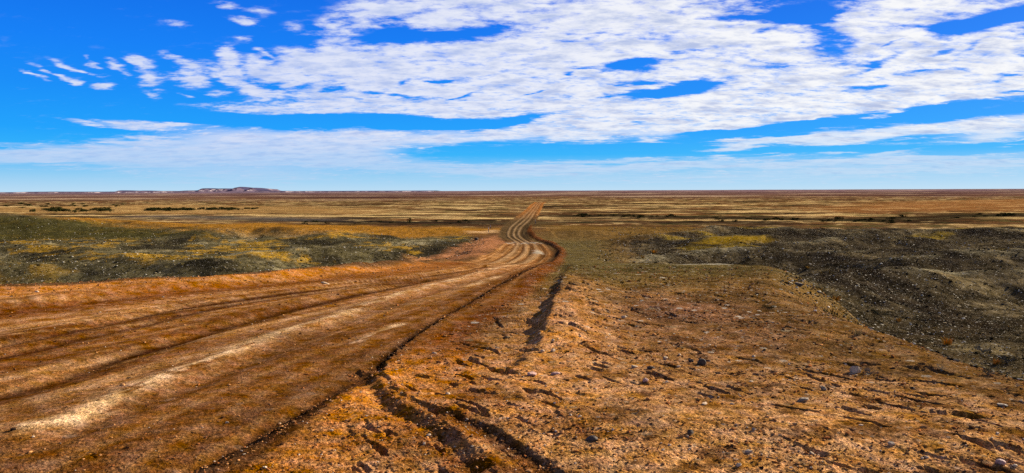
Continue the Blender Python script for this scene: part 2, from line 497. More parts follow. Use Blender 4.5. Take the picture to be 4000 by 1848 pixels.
    al = pn(u * 24, y / 45, 140) + .8 * pn(u * 64, y / 22, 141) + .8 * pn(u * 150, y / 12, 142)       # long streaks
    road = np.tile(alb(168, 114, 60), (N, 1))
    da, _, sa_ = seg(x, y, rut_a, 5)
    inner = (sa_ < 0) * ss(2.4, .3, da + .5 * n2)
    def rl_(c, m):
        nonlocal road
        road = road + (np.asarray(c) - road) * np.clip(m, 0, 1)[:, None]
    rl_(alb(128, 76, 32), ss(.0, .35, al) * .8)
    rl_(alb(214, 158, 98), ss(.04, .38, -al) * .75)
    rl_(alb(126, 68, 24), inner * .75)
    rl_(alb(140, 82, 30), ss(.05, .5, n2) * .5)
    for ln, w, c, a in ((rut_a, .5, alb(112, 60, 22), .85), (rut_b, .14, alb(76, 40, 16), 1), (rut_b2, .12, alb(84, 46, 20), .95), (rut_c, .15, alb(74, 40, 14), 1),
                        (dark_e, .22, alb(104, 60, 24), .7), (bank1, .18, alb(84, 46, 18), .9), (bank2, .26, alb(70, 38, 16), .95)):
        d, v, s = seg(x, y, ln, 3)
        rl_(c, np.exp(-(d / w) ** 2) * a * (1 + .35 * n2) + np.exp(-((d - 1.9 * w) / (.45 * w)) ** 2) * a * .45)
    # pinkish worn crown
    d, v, s = seg(x, y, pale_d, 2)
    rl_(alb(206, 150, 98), np.exp(-(d / .55) ** 2) * .35)
    rl_(alb(126, 80, 38), ss(.80, .93, u + .03 * n2) * ss(26, 18, y) * .7)
    for ln, w, a in ((pale_d, .15, 1.0), (pale_f, .07, .8), (pale_g, .18, .8)):
        d, v, s = seg(x, y, ln, 2)
        br = ss(-.24, .10, fbm(u * 70, y / 1.1, 4, 150, .7) + .5 * pn(y / 2.2, x / 3, 151))
        rl_(alb(232, 186, 130), np.exp(-((d + .05 * n2) / w) ** 2) * a * br)
    # left verge of the road, orange gravel berm
    d, v, s = seg(x, y, berm_l, 6)
    rl_(alb(206, 132, 58), np.exp(-(d / 1.5) ** 2) * ss(40, 14, y))
    # mid and far road
    rl_(alb(88, 72, 46), ss(108, 126, y) * (1 - ss(190, 260, y)) * .9)
    rl_(alb(184, 116, 54), ss(220, 330, y) * .9)
    ff = ss(24, 50, y)
    uw = u + .03 * pn(y / 34, u * 0 + .5, 170)
    for q, (c, wd, am) in enumerate(((.17, .05, .5), (.38, .045, .85), (.46, .02, .5), (.585, .04, .9), (.78, .06, .8), (.70, .02, .4))):
        rl_(alb(66, 48, 28), np.exp(-((uw - c) / wd) ** 2) * ff * am * np.clip(.75 + 1.1 * pn(y / 19, u * 2 + 7 * q, 171), .1, 1.1))
    for q, (c, wd, am) in enumerate(((.30, .03, .5), (.52, .03, .65), (.66, .035, .6))):
        rl_(alb(186, 148, 100), np.exp(-((uw - c) / wd) ** 2) * ff * am * .65 * np.clip(.6 + 1.6 * pn(y / 15, u * 2 + 9 * q, 172), 0, 1.1))
    rl_(alb(60, 46, 30), ss(.86, .96, u) * ff * ss(190, 120, y) * .8)
    for c in (.32, .51, .70):
        rl_(alb(190, 152, 104), np.exp(-((u - c) / .035) ** 2) * ff * .6)
    wp = np.exp(-((x - (RR(y) - 2.1)) / .9) ** 2) * np.exp(-((y - 86) / 8) ** 2)      # soft white patch on the road at the bend
    rl_(alb(196, 184, 156), ss(.4, .9, wp + .4 * n2) * .8)
    wp = np.exp(-((y - 112) / 3.0) ** 2) * ss(.05, .5, fbm(x / .8, y / 2.5, 3, 160) + .2)
    rl_(alb(214, 198, 168), wp * .8)  # glint of puddles painted as pale road colour
    C = C + (road - C) * on[:, None]
    for ln, w_, off_ in ((bank1, .085, -.03), (bank2, .20, .02)):       # banks' shade painted into the soil colour along the cut edges
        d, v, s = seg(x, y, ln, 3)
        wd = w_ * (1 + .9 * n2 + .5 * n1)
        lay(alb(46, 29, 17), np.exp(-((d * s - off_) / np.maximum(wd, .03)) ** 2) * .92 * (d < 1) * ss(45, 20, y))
    SP = SP * (1 - on) + on * .06
    bm = np.exp(-(d / 1.3) ** 2) * ss(60, 20, y) * (1 - on)
    lay(alb(206, 132, 58), bm)
    SP = SP * (1 - .7 * bm)
    C = np.clip(C, .002, .8)
    return C, SP, on


# ------------------------------------------------------------------ ground mesh: one sheet, fine near the camera, out to the horizon
def build_ground():
    az_in = np.arange(-41.5, 41.5001, math.degrees(1 / 759) * 1.02)
    az_out = np.linspace(41.5, 360 - 41.5, 92)[1:-1]
    az = np.radians(np.concatenate([az_in, az_out]))
    rs = [0.25]
    while rs[-1] < 13000:
        r = rs[-1]
        if r < 3.6:
            dr = .15
        elif r < 20:
            dr = max(.008, r * r / 2600)
        elif r < 600:
            dr = r * .0075
        else:
            dr = r * .02
        rs.append(r + dr)
    rs = np.array(rs)
    nr, na = len(rs), len(az)
    print("ground grid", nr, na)
    A, Rr = np.meshgrid(az, rs)
    x = (np.sin(A) * Rr).ravel(); y = (np.cos(A) * Rr).ravel()
    dr = np.gradient(rs)
    res = np.maximum(rs / 759, dr * .6)
    res = np.repeat(res, na)
    wide = np.tile(np.abs(np.where(np.degrees(az) > 180, 360 - np.degrees(az), np.degrees(az))) > 41.6, nr)
    res = np.where(wide, np.maximum(res, np.hypot(x, y) * .05), res)
    z = hgt(x, y, res)
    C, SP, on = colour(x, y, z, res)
    co = np.stack([x, y, z], -1).astype(F32)
    i = np.arange(nr - 1)[:, None] * na; j = np.arange(na)[None, :]; j2 = (j + 1) % na
    quads = np.stack([i + j, i + j2, i + na + j2, i + na + j], -1).reshape(-1, 4)
    quads = quads[:, ::-1]
    rf = on[quads].mean(1) > .5
    out = []
    for name, sel in (("ground", ~rf), ("road", rf)):
        q = quads[sel]
        used = np.unique(q)
        remap = np.full(len(co), -1, np.int64); remap[used] = np.arange(len(used))
        q = remap[q]
        me = bpy.data.meshes.new(name)
        me.vertices.add(len(used)); me.vertices.foreach_set("co", co[used].ravel())
        me.loops.add(q.size); me.loops.foreach_set("vertex_index", q.ravel().astype(np.int32))
        me.polygons.add(len(q))
        me.polygons.foreach_set("loop_start", np.arange(0, q.size, 4, dtype=np.int32))
        me.polygons.foreach_set("use_smooth", np.ones(len(q), bool))
        me.update(calc_edges=True)
        a = me.color_attributes.new("Col", 'FLOAT_COLOR', 'POINT')
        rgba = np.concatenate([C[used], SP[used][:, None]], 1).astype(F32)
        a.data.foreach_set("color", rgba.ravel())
        if name == "ground":        # centre cap so that the sheet has no hole under the camera
            pass
        o = bpy.data.objects.new(name, me)
        o["kind"] = "structure"
        COL.objects.link(o)
        out.append(o)
    return out


# ------------------------------------------------------------------ materials
class NT:
    def __init__(self, tree):
        self.t = tree; tree.nodes.clear()
    def n(self, typ, _in=None, **kw):
        nd = self.t.nodes.new(typ)
        for k, v in kw.items():
            setattr(nd, k, v)
        for k, v in (_in or {}).items():
            if isinstance(v, bpy.types.NodeSocket):
                self.t.links.new(v, nd.inputs[k])
            else:
                nd.inputs[k].default_value = v
        return nd
    def m(self, op, a, b=0.0, c=None, clamp=False):
        nd = self.n('ShaderNodeMath', {0: a, 1: b}, operation=op, use_clamp=clamp)
        if c is not None:
            if isinstance(c, bpy.types.NodeSocket): self.t.links.new(c, nd.inputs[2])
            else: nd.inputs[2].default_value = c
        return nd.outputs[0]
    def vm(self, op, a, b=None):
        nd = self.n('ShaderNodeVectorMath', {0: a}, operation=op)
        if b is not None:
            if isinstance(b, bpy.types.NodeSocket): self.t.links.new(b, nd.inputs[1])
            else: nd.inputs[1].default_value = b
        return nd.outputs['Value'] if op in ('LENGTH', 'DOT_PRODUCT') else nd.outputs[0]
    def mr(self, v, a, b, c, d, interp='SMOOTHSTEP'):
        return self.n('ShaderNodeMapRange', {0: v, 1: a, 2: b, 3: c, 4: d}, interpolation_type=interp).outputs[0]
    def noise(self, vec, scale, detail=3.0, rough=.55):
        return self.n('ShaderNodeTexNoise', {'Vector': vec, 'Scale': scale, 'Detail': detail, 'Roughness': rough}).outputs['Fac']
    def mixc(self, f, a, b, blend='MIX'):
        nd = self.n('ShaderNodeMix', data_type='RGBA', blend_type=blend)
        for s, v in ((nd.inputs[0], f), (nd.inputs[6], a), (nd.inputs[7], b)):
            if isinstance(v, bpy.types.NodeSocket): self.t.links.new(v, s)
            else: s.default_value = v
        return nd.outputs[2]


def rgba(c):
    return (float(c[0]), float(c[1]), float(c[2]), 1.0)


def ground_material(name, specks, bump):
    m = bpy.data.materials.new(name); m.use_nodes = True
    t = NT(m.node_tree)
    out = t.n('ShaderNodeOutputMaterial')
    at_ = t.n('ShaderNodeVertexColor', layer_name="Col")
    pos = t.n('ShaderNodeNewGeometry').outputs['Position']
    n0 = t.noise(pos, 105, 1, .5); n1 = t.noise(pos, 36, 3, .7); n2 = t.noise(pos, 14, 5, .8); n3 = t.noise(pos, 3.6, 3, .6); n4 = t.noise(pos, .8, 3, .6); n5 = t.noise(pos, .17, 3, .6)
    g = t.mr(n0, .3, .7, .5, 1.5, 'LINEAR')
    g = t.m('MULTIPLY', g, t.mr(n1, .32, .68, .38, 1.62, 'LINEAR'))
    g = t.m('MULTIPLY', g, t.mr(n2, .34, .66, .45, 1.6, 'LINEAR'))
    g = t.m('MULTIPLY', g, t.mr(n3, .3, .7, .72, 1.28, 'LINEAR'))
    g = t.m('MULTIPLY', g, t.mr(n4, .3, .7, .74, 1.26, 'LINEAR'))
    g = t.m('MULTIPLY', g, t.mr(n5, .3, .7, .8, 1.2, 'LINEAR'))
    n6 = t.noise(t.vm('MULTIPLY', pos, (1, .8, 1)), 1.5, 7, .78)
    n7 = t.noise(t.vm('ADD', pos, (31, 7, 0)), .45, 7, .75)
    gh = t.m('MULTIPLY', t.mr(n6, .35, .65, .15, 1.9, 'LINEAR'), t.mr(n7, .33, .67, .45, 1.6, 'LINEAR'))
    gh = t.n('ShaderNodeMix', {0: at_.outputs['Alpha'], 2: 1.0, 3: gh}).outputs[0]
    g = t.m('MULTIPLY', g, gh)
    g = t.m('MINIMUM', g, 2.6)
    c = t.vm('SCALE', at_.outputs['Color']); nd = c.node; t.t.links.new(g, nd.inputs['Scale'])
    # hue drift
    nh = t.noise(pos, 7.5, 2)
    hs = t.n('ShaderNodeHueSaturation', {'Hue': t.mr(nh, .3, .7, .494, .506, 'LINEAR'), 'Saturation': t.mr(n3, .3, .7, 1.12, .88, 'LINEAR'), 'Color': c}).outputs[0]
    c = hs
    if specks:
        for sc, thr, keep in ((16., .36, .58), (5.5, .32, .62), (2.1, .22, .80)):
            v = t.n('ShaderNodeTexVoronoi', {'Vector': pos, 'Scale': sc}, feature='F1')
            sep = t.n('ShaderNodeSeparateColor', {0: v.outputs['Color']})
            k = t.m('MULTIPLY', t.m('LESS_THAN', v.outputs['Distance'], t.m('MULTIPLY', sep.outputs[1], thr)), t.m('GREATER_THAN', sep.outputs[0], keep))
            k = t.m('MULTIPLY', k, at_.outputs['Alpha'], clamp=True)
            pc = t.mixc(sep.outputs[2], rgba(alb(150, 130, 90)), rgba(alb(235, 225, 200)))
            c = t.mixc(k, c, pc)
    h = t.m('ADD', t.m('MULTIPLY', n0, .009), t.m('MULTIPLY', n1, .018))
    h = t.m('ADD', h, t.m('ADD', t.m('MULTIPLY', n2, .024), t.m('MULTIPLY', n3, .03)))
    h = t.m('ADD', h, t.m('MULTIPLY', n4, .14))
    bp = t.n('ShaderNodeBump', {'Strength': bump, 'Distance': 1.0, 'Height': h}).outputs[0]
    b = t.n('ShaderNodeBsdfDiffuse', {'Color': c, 'Roughness': .0, 'Normal': bp})
    t.t.links.new(b.outputs[0], out.inputs[0])
    return m


def attr_material(name, rough=.9, var=.35, scale=6.0):
    m = bpy.data.materials.new(name); m.use_nodes = True
    t = NT(m.node_tree)
    out = t.n('ShaderNodeOutputMaterial')
    c = t.n('ShaderNodeVertexColor', layer_name="Col").outputs[0]
    pos = t.n('ShaderNodeTexCoord').outputs['Object']
    n = t.noise(pos, scale, 4, .6)
    sc = t.vm('SCALE', c); t.t.links.new(t.mr(n, .25, .75, 1 - var, 1 + var, 'LINEAR'), sc.node.inputs['Scale'])
    b = t.n('ShaderNodeBsdfDiffuse', {'Color': sc, 'Roughness': .0})
    t.t.links.new(b.outputs[0], out.inputs[0])
    return m


def flat_material(name, c, rough=.8, var=.4, scale=9.0, bump=0.0, vary=False):
    m = bpy.data.materials.new(name); m.use_nodes = True
    t = NT(m.node_tree)
    out = t.n('ShaderNodeOutputMaterial')
    pos = t.n('ShaderNodeTexCoord').outputs['Object']
    n = t.noise(pos, scale, 4, .6)
    f = t.mr(n, .25, .75, 1 - var, 1 + var, 'LINEAR')
    if vary:
        f = t.m('MULTIPLY', f, t.mr(t.n('ShaderNodeObjectInfo').outputs['Random'], 0, 1, .65, 1.4, 'LINEAR'))
    rgb = t.n('ShaderNodeRGB'); rgb.outputs[0].default_value = rgba(c)
    sc = t.vm('SCALE', rgb.outputs[0]); t.t.links.new(f, sc.node.inputs['Scale'])
    ins = {'Base Color': sc, 'Roughness': rough, 'Specular IOR Level': .2}
    if bump:
        ins['Normal'] = t.n('ShaderNodeBump', {'Strength': bump, 'Distance': .02, 'Height': t.noise(pos, scale * 2, 4, .65)}).outputs[0]
    b = t.n('ShaderNodeBsdfPrincipled', ins)
    t.t.links.new(b.outputs[0], out.inputs[0])
    return m


ground, road = build_ground()
ground.data.materials.append(ground_material("stony_ground", True, .9))
road.data.materials.append(ground_material("dirt_road", True, .6))


def mesh_obj(name, co, faces, mat, cols=None, parent=None, smooth=False):
    me = bpy.data.meshes.new(name)
    me.from_pydata([tuple(map(float, v)) for v in co], [], [tuple(map(int, f)) for f in faces])
    if smooth:
        me.polygons.foreach_set("use_smooth", [True] * len(me.polygons))
    if cols is not None:
        a = me.color_attributes.new("Col", 'FLOAT_COLOR', 'POINT')
        cc = np.concatenate([np.asarray(cols), np.ones((len(co), 1))], 1).astype(F32)
        a.data.foreach_set("color", cc.ravel())
    me.materials.append(mat)
    o = bpy.data.objects.new(name, me)
    COL.objects.link(o)
    if parent: o.parent = parent
    return o


def fast_mesh(name, co, faces, mat, cols, smooth=False):
    """many same-sized polygons from arrays"""
    me = bpy.data.meshes.new(name)
    k = faces.shape[1]
    me.vertices.add(len(co)); me.vertices.foreach_set("co", co.astype(F32).ravel())
    me.loops.add(faces.size); me.loops.foreach_set("vertex_index", faces.ravel().astype(np.int32))
    me.polygons.add(len(faces)); me.polygons.foreach_set("loop_start", np.arange(0, faces.size, k, dtype=np.int32))
    me.polygons.foreach_set("use_smooth", np.full(len(faces), smooth))
    me.update(calc_edges=True)
    a = me.color_attributes.new("Col", 'FLOAT_COLOR', 'POINT')
    a.data.foreach_set("color", np.concatenate([cols, np.ones((len(co), 1))], 1).astype(F32).ravel())
    me.materials.append(mat)
    o = bpy.data.objects.new(name, me); COL.objects.link(o)
    return o


def tag(o, label, cat, group=None):
    o["label"] = label; o["category"] = cat
    if group: o["group"] = group
    return o


#SECTION2
# ------------------------------------------------------------------ far hills: flat-topped mesas on the horizon
def build_hills():
    prof = [(-500, 752), (-200, 750), (0, 749), (40, 750), (90, 747), (112, 745), (200, 744), (330, 745), (400, 745), (455, 744.5), (468, 739), (476, 738), (490, 743), (528, 745),
            (545, 740), (560, 739), (577, 741), (600, 745), (622, 741.5), (660, 741), (690, 743), (725, 739), (780, 738), (793, 731.5), (815, 731), (830, 735), (838, 732), (890, 731.5),
            (897, 735.5), (906, 735), (920, 729.5), (938, 727.5), (946, 729), (962, 735.5), (974, 736), (979, 730.5), (994, 729.5), (1010, 736.5), (1035, 739), (1080, 741.5), (1150, 744), (1300, 746),
            (1500, 748), (1700, 750)]
    D = 5200.0
    pr = np.array(prof)
    d = rays(pr[:, 0], pr[:, 1]); d = d / d[:, 1:2] * D
    up = np.clip(d[:, 2] / D * FPX / 25, 0.02, 2)
    d[:, 2] = up ** np.where(pr[:, 0] < 780, 2.0, 2.0) * 25 * D / FPX
    X0, Z0 = d[:, 0], (d[:, 2]) * 1.12 + EYE
    xs = np.linspace(X0[0], X0[-1], 1500)
    zc = np.interp(xs, X0, Z0)
    v = np.concatenate([np.linspace(-700, -150, 16), np.linspace(-140, 50, 44), np.linspace(60, 500, 10)])
    XX, VV = np.meshgrid(xs, v)
    ZC = np.tile(zc, (len(v), 1))
    gul = 1 + .55 * fbm(XX / 45, VV / 160, 4, 301)
    low = -12.0
    face = np.clip(-VV, 0, None)
    prof_h = np.where(face < 130, 1 - .62 * ss(4, 130, face * gul), .38 * (1 - ss(30, 640, face * gul)))
    back = np.clip(VV, 0, None)
    prof_h = np.where(VV > 0, 1 - .25 * ss(40, 500, back), prof_h)
    top = np.maximum(ZC - low, 0)
    Z = low + top * np.clip(prof_h, 0, 1)
    Z = np.where(np.abs(VV) < 1.5, ZC, Z)
    Y = D + VV * 1.0 + 160 * np.sin(XX / 700.0) * 0
    co = np.stack([XX, Y, Z], -1).reshape(-1, 3)
    n, mcol = len(v), len(xs)
    i = np.arange(n - 1)[:, None] * mcol; j = np.arange(mcol - 1)[None, :]
    fc = np.stack([i + j, i + j + 1, i + mcol + j + 1, i + mcol + j], -1).reshape(-1, 4)
    h = (Z - low) / np.maximum(top, 1e-3)
    wn = fbm(XX / 130, VV / 60, 3, 302); wn2 = fbm(XX / 38, VV / 30, 3, 303)
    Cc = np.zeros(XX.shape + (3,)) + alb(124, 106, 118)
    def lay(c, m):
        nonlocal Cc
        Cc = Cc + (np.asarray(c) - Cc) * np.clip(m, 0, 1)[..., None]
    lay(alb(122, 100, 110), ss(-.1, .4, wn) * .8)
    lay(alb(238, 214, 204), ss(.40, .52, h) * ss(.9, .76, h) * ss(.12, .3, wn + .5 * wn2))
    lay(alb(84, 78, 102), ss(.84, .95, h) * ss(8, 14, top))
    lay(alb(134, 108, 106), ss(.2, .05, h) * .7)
    return fast_mesh("mesa_hills", co, fc, attr_material("mesa_rock", .95, .2, .05), Cc.reshape(-1, 3), True)


hills = build_hills()
hills["kind"] = "structure"

# ------------------------------------------------------------------ loose stones and dry ground cover (nobody could count them)
def ico():
    p = (1 + 5 ** .5) / 2
    v = np.array([(-1, p, 0), (1, p, 0), (-1, -p, 0), (1, -p, 0), (0, -1, p), (0, 1, p), (0, -1, -p), (0, 1, -p), (p, 0, -1), (p, 0, 1), (-p, 0, -1), (-p, 0, 1)], float)
    v /= np.linalg.norm(v[0])
    f = np.array([(0, 11, 5), (0, 5, 1), (0, 1, 7), (0, 7, 10), (0, 10, 11), (1, 5, 9), (5, 11, 4), (11, 10, 2), (10, 7, 6), (7, 1, 8),
                  (3, 9, 4), (3, 4, 2), (3, 2, 6), (3, 6, 8), (3, 8, 9), (4, 9, 5), (2, 4, 11), (6, 2, 10), (8, 6, 7), (9, 8, 1)])
    return v, f


def scatter_stones(name, xy, size, cols, mat, sink=.25):
    V, Fc = ico()
    n = len(xy)
    z = hgt(xy[:, 0], xy[:, 1])
    J = V[None] * (1 + rng.uniform(-.35, .35, (n, 12, 1)))
    sc = np.stack([size * rng.uniform(.8, 1.5, n), size * rng.uniform(.7, 1.1, n), size * rng.uniform(.4, .8, n)], -1)
    J = J * sc[:, None, :]
    a = rng.uniform(0, 6.28, n); c, s = np.cos(a)[:, None], np.sin(a)[:, None]
    X = J[..., 0] * c - J[..., 1] * s; Y = J[..., 0] * s + J[..., 1] * c
    co = np.stack([X + xy[:, 0:1], Y + xy[:, 1:2], J[..., 2] + (z + sc[:, 2] * (1 - 2 * sink) * .6)[:, None]], -1).reshape(-1, 3)
    fc = (Fc[None] + 12 * np.arange(n)[:, None, None]).reshape(-1, 3)
    return fast_mesh(name, co, fc, mat, np.repeat(cols, 12, 0))


def polar_points(n, r0, r1, az0, az1, power=1.0):
    r = r0 * (r1 / r0) ** (rng.uniform(0, 1, n) ** power)
    a = np.radians(rng.uniform(az0, az1, n))
    return np.stack([np.sin(a) * r, np.cos(a) * r], -1)


stone_mat = attr_material("loose_stone", .85, .35, 40)
# gravel of the spur, the shoulder and the berm
xy = polar_points(100000, 3.2, 26, -42, 42, .9)
keep = (xy[:, 0] > RR(xy[:, 1]) + .02) & (xy[:, 0] < XR(xy[:, 1]) + 5)
nb_ = fbm(xy[:, 0] / 1.4, xy[:, 1] / 1.4, 3, 401)
keep &= rng.uniform(0, 1, len(xy)) < np.clip(.55 + 1.1 * nb_, .08, 1)
dl, _, _ = seg(xy[:, 0], xy[:, 1], berm_l, 4)
keep |= (dl < 1.6) & (xy[:, 1] > 5)
for ln_ in (bank1, bank2, turn2):          # clods fallen along the cut edges
    dl, _, _ = seg(xy[:, 0], xy[:, 1], ln_[:, :2], 1)
    keep |= dl < .16
keep |= (rng.uniform(0, 1, len(xy)) < .10) & (xy[:, 0] > RL(xy[:, 1])) & (xy[:, 0] <= RR(xy[:, 1]))
xy = xy[keep]
n = len(xy)
rr_ = np.hypot(xy[:, 0], xy[:, 1])
size = rng.gamma(1.6, .0017, n) * (1 + rr_ / 12) + .0025
size = np.minimum(size, .03 + .002 * rr_)
pal = np.array([alb(214, 150, 90), alb(150, 92, 48), alb(96, 62, 38), alb(60, 46, 36), alb(226, 196, 160), alb(180, 110, 60)])
pick = rng.choice(6, n, p=[.30, .26, .14, .08, .07, .15])
gravel = scatter_stones("gravel", xy, size, pal[pick] * rng.uniform(.75, 1.3, (n, 1)), stone_mat)
gravel["kind"] = "stuff"

# stones and small dry clumps of the dark slopes and hummocks
xy = polar_points(110000, 9, 170, -41, 41, .8)
inl = xy[:, 0] < XL(xy[:, 1]) - 1.0; inr = xy[:, 0] > XR(xy[:, 1]) + .5
nb_ = fbm(xy[:, 0] / 6, xy[:, 1] / 6, 3, 402)
keep = (inl | inr) & (rng.uniform(0, 1, len(xy)) < np.clip(.5 + 1.2 * nb_, .08, 1))
for poly in (P_OCHRE, P_MOUND):
    keep &= ~((inpoly(xy[:, 0], xy[:, 1], poly, 2) > .5) & (rng.uniform(0, 1, len(xy)) < .85))
xy = xy[keep]; n = len(xy)
rr_ = np.hypot(xy[:, 0], xy[:, 1])
size = (.009 + rng.gamma(1.8, .006, n)) * (.6 + rr_ / 40)
size = np.minimum(size, .10)
pal = np.array([alb(226, 216, 190), alb(168, 150, 112), alb(52, 46, 34), alb(84, 74, 44), alb(34, 32, 26)])
pick = rng.choice(5, n, p=[.13, .20, .27, .2, .2])
scree = scatter_stones("loose_stones", xy, size, pal[pick] * rng.uniform(.7, 1.3, (n, 1)), stone_mat)
scree["kind"] = "stuff"


def tuft_arrays(n, blades, h, w, lean, seed):
    """upright grass / twig blades around an origin: arrays of quads (two stacked per blade)"""
    g = np.random.default_rng(seed)
    co = []; fc = []
    for k in range(blades):
        a = g.uniform(0, 6.28); rad = g.uniform(0, w * .5)
        bx, by = math.cos(a) * rad, math.sin(a) * rad
        la = a + g.normal(0, .6); ll = g.uniform(.2, 1) * lean
        hh = h * g.uniform(.55, 1.1); bw = h * g.uniform(.02, .045)
        t = g.uniform(0, 3.14); tx, ty = math.cos(t) * bw, math.sin(t) * bw
        dx, dy = math.cos(la) * ll * hh, math.sin(la) * ll * hh
        i = len(co)
        co += [(bx - tx, by - ty, -.02 * h), (bx + tx, by + ty, -.02 * h),
               (bx + dx * .45 + tx * .8, by + dy * .45 + ty * .8, hh * .6), (bx + dx * .45 - tx * .8, by + dy * .45 - ty * .8, hh * .6),
               (bx + dx * 1.1 + tx * .2, by + dy * 1.1 + ty * .2, hh), (bx + dx * 1.1 - tx * .2, by + dy * 1.1 - ty * .2, hh)]
        fc += [(i, i + 1, i + 2, i + 3), (i + 3, i + 2, i + 4, i + 5)]
    return np.array(co), np.array(fc)


leaf_mat = attr_material("dry_leaf", .8, .3, 12)
# low dry ground cover of the flats
xy = polar_points(42000, 14, 165, -41, 41, .75)
inl = xy[:, 0] < XL(xy[:, 1]) - 1.2; inr = xy[:, 0] > XR(xy[:, 1]) + 1.5
nb_ = fbm(xy[:, 0] / 7 + 3, xy[:, 1] / 7, 3, 403)
keep = (inl | inr) & (rng.uniform(0, 1, len(xy)) < np.clip(.45 + 1.3 * nb_, .04, 1))
xy = xy[keep]; n = len(xy)
tc, tf = tuft_arrays(1, 9, 1.0, .8, .7, 5)
zz = hgt(xy[:, 0], xy[:, 1]); sz = rng.uniform(.05, .16, n) * (.7 + np.hypot(xy[:, 0], xy[:, 1]) / 160)
a = rng.uniform(0, 6.28, n); c_, s_ = np.cos(a)[:, None], np.sin(a)[:, None]
X = (tc[None, :, 0] * c_ - tc[None, :, 1] * s_) * sz[:, None] * 1.3 + xy[:, 0:1]
Y = (tc[None, :, 0] * s_ + tc[None, :, 1] * c_) * sz[:, None] * 1.3 + xy[:, 1:2]
Z = tc[None, :, 2] * sz[:, None] + zz[:, None]
co = np.stack([X, Y, Z], -1).reshape(-1, 3)
fc = (tf[None] + len(tc) * np.arange(n)[:, None, None]).reshape(-1, 4)
pal = np.array([alb(170, 150, 90), alb(110, 100, 54), alb(60, 58, 32), alb(176, 134, 40)])
cl = pal[rng.choice(4, n, p=[.25, .3, .3, .15])] * rng.uniform(.8, 1.25, (n, 1))
cover = fast_mesh("ground_cover", co, fc, leaf_mat, np.repeat(cl, len(tc), 0))
cover["kind"] = "stuff"

# ------------------------------------------------------------------ single rocks
rock_mats = {
    'white': flat_material("pale_quartz", alb(236, 200, 152), .7, .35, 14, .5),
    'grey': flat_material("grey_stone", alb(170, 144, 108), .75, .4, 14, .5),
    'dark': flat_material("dark_stone", alb(96, 78, 58), .8, .4, 14, .5),
    'pink': flat_material("pink_stone", alb(226, 176, 150), .75, .35, 14, .5),
}


def make_rock(px, py, wpx, hpx, kind, label, seed, flat=1.0):
    p = at(px, py, hgt)[0]
    d = p[1]
    w = wpx / FPX * d * .5; h = hpx / FPX * d * .5
    g = np.random.default_rng(seed)
    import bmesh
    bm = bmesh.new()
    bmesh.ops.create_icosphere(bm, subdivisions=3, radius=1.0)
    pl_ = g.normal(size=(9, 3)); pl_ /= np.linalg.norm(pl_, axis=1)[:, None]; lim = g.uniform(.55, .9, 9)
    for v in bm.verts:
        q = np.array(v.co)
        for nrm, l in zip(pl_, lim):              # flat broken faces
            e = q @ nrm - l
            if e > 0: q = q - nrm * e * .9
        q = q * (1 + .05 * math.sin(5 * q[0] + seed) * math.cos(6 * q[1]))
        v.co = (q[0] * w * 1.15, q[1] * w * .9, q[2] * h * 1.15)
    me = bpy.data.meshes.new("rock"); bm.to_mesh(me); bm.free()
    me.materials.append(rock_mats[kind])
    o = bpy.data.objects.new("rock", me); COL.objects.link(o)
    z = float(hgt(np.array([p[0]]), np.array([p[1]]))[0])
    o.location = (p[0], p[1], z + h * .55)
    o.rotation_euler = (g.normal(0, .15), g.normal(0, .15), g.uniform(-.5, .5))
    tag(o, label, "rock")
    return o


ROCKS = [
    (3342, 1455, 40, 34, 'white', "cream angular rock leaning beside the grey twiggy dead shrub on the right slope"),
    (3217, 1526, 26, 16, 'grey', "small pale grey stone lying just above the flat oblong stone on the right slope"),
    (3137, 1571, 42, 18, 'grey', "flat oblong pale stone lying alone in open orange gravel"),
    (3915, 1590, 34, 16, 'grey', "flat grey stone near the right edge of the picture, below the dry scrub"),
    (2740, 1430, 34, 30, 'dark', "round dark grey rock at the right end of the line of stones"),
    (2600, 1405, 22, 16, 'white', "white chip of stone highest in the line of stones"),
    (2478, 1438, 26, 14, 'white', "pale flat stone at the left end of the line of stones"),
    (2540, 1441, 32, 14, 'dark', "dark flat stone in the middle of the line of stones"),
    (2522, 1494, 28, 18, 'pink', "pinkish pointed stone just below the line of stones"),
    (2651, 1440, 16, 11, 'white', "tiny white stone left of the round dark rock"),
    (2700, 1414, 20, 16, 'dark', "small dark stone up and left of the round dark rock"),
    (2160, 1377, 20, 16, 'white', "small cream stone at the foot of the earth windrow, right one of two"),
    (2118, 1377, 17, 12, 'white', "small cream stone at the foot of the earth windrow, left one of two"),
    (2159, 1335, 12, 12, 'white', "tiny white pebble on the lit side of the earth windrow"),
    (2076, 1470, 36, 20, 'pink', "dusty pink rock beside the furrow below the end of the windrow"),
    (2170, 1464, 36, 12, 'pink', "low dusty slab right of the dusty pink rock"),
    (3482, 1737, 26, 14, 'white', "cream stone low on the right slope among dark furrows"),
    (2312, 1722, 46, 18, 'dark', "dark slab tilted in a furrow low in the middle of the slope"),
    (2697, 1702, 26, 18, 'dark', "dark grey stone in the furrows near the bottom of the slope"),
    (3906, 1822, 40, 24, 'pink', "pale pink rock at the bottom right corner"),
    (3962, 1828, 20, 12, 'white', "small white stone right of the pale pink rock in the bottom right corner"),
    (2438, 1243, 20, 12, 'white', "pale stone up the slope right of the windrow"),
    (1270, 1109, 34, 9, 'white', "whitish flat stone on the far side of the dirt road"),
    (3235, 1203, 16, 9, 'white', "white stone on the lip of the small gully"),
    (3120, 1116, 40, 16, 'dark', "dark rock lying in the bottom of the small gully"),
    (1861, 938, 15, 13, 'dark', "dark pointed boulder standing alone left of the road bend"),
    (2885, 1822, 22, 16, 'white', "white stone at the bottom edge of the picture right of centre"),
]
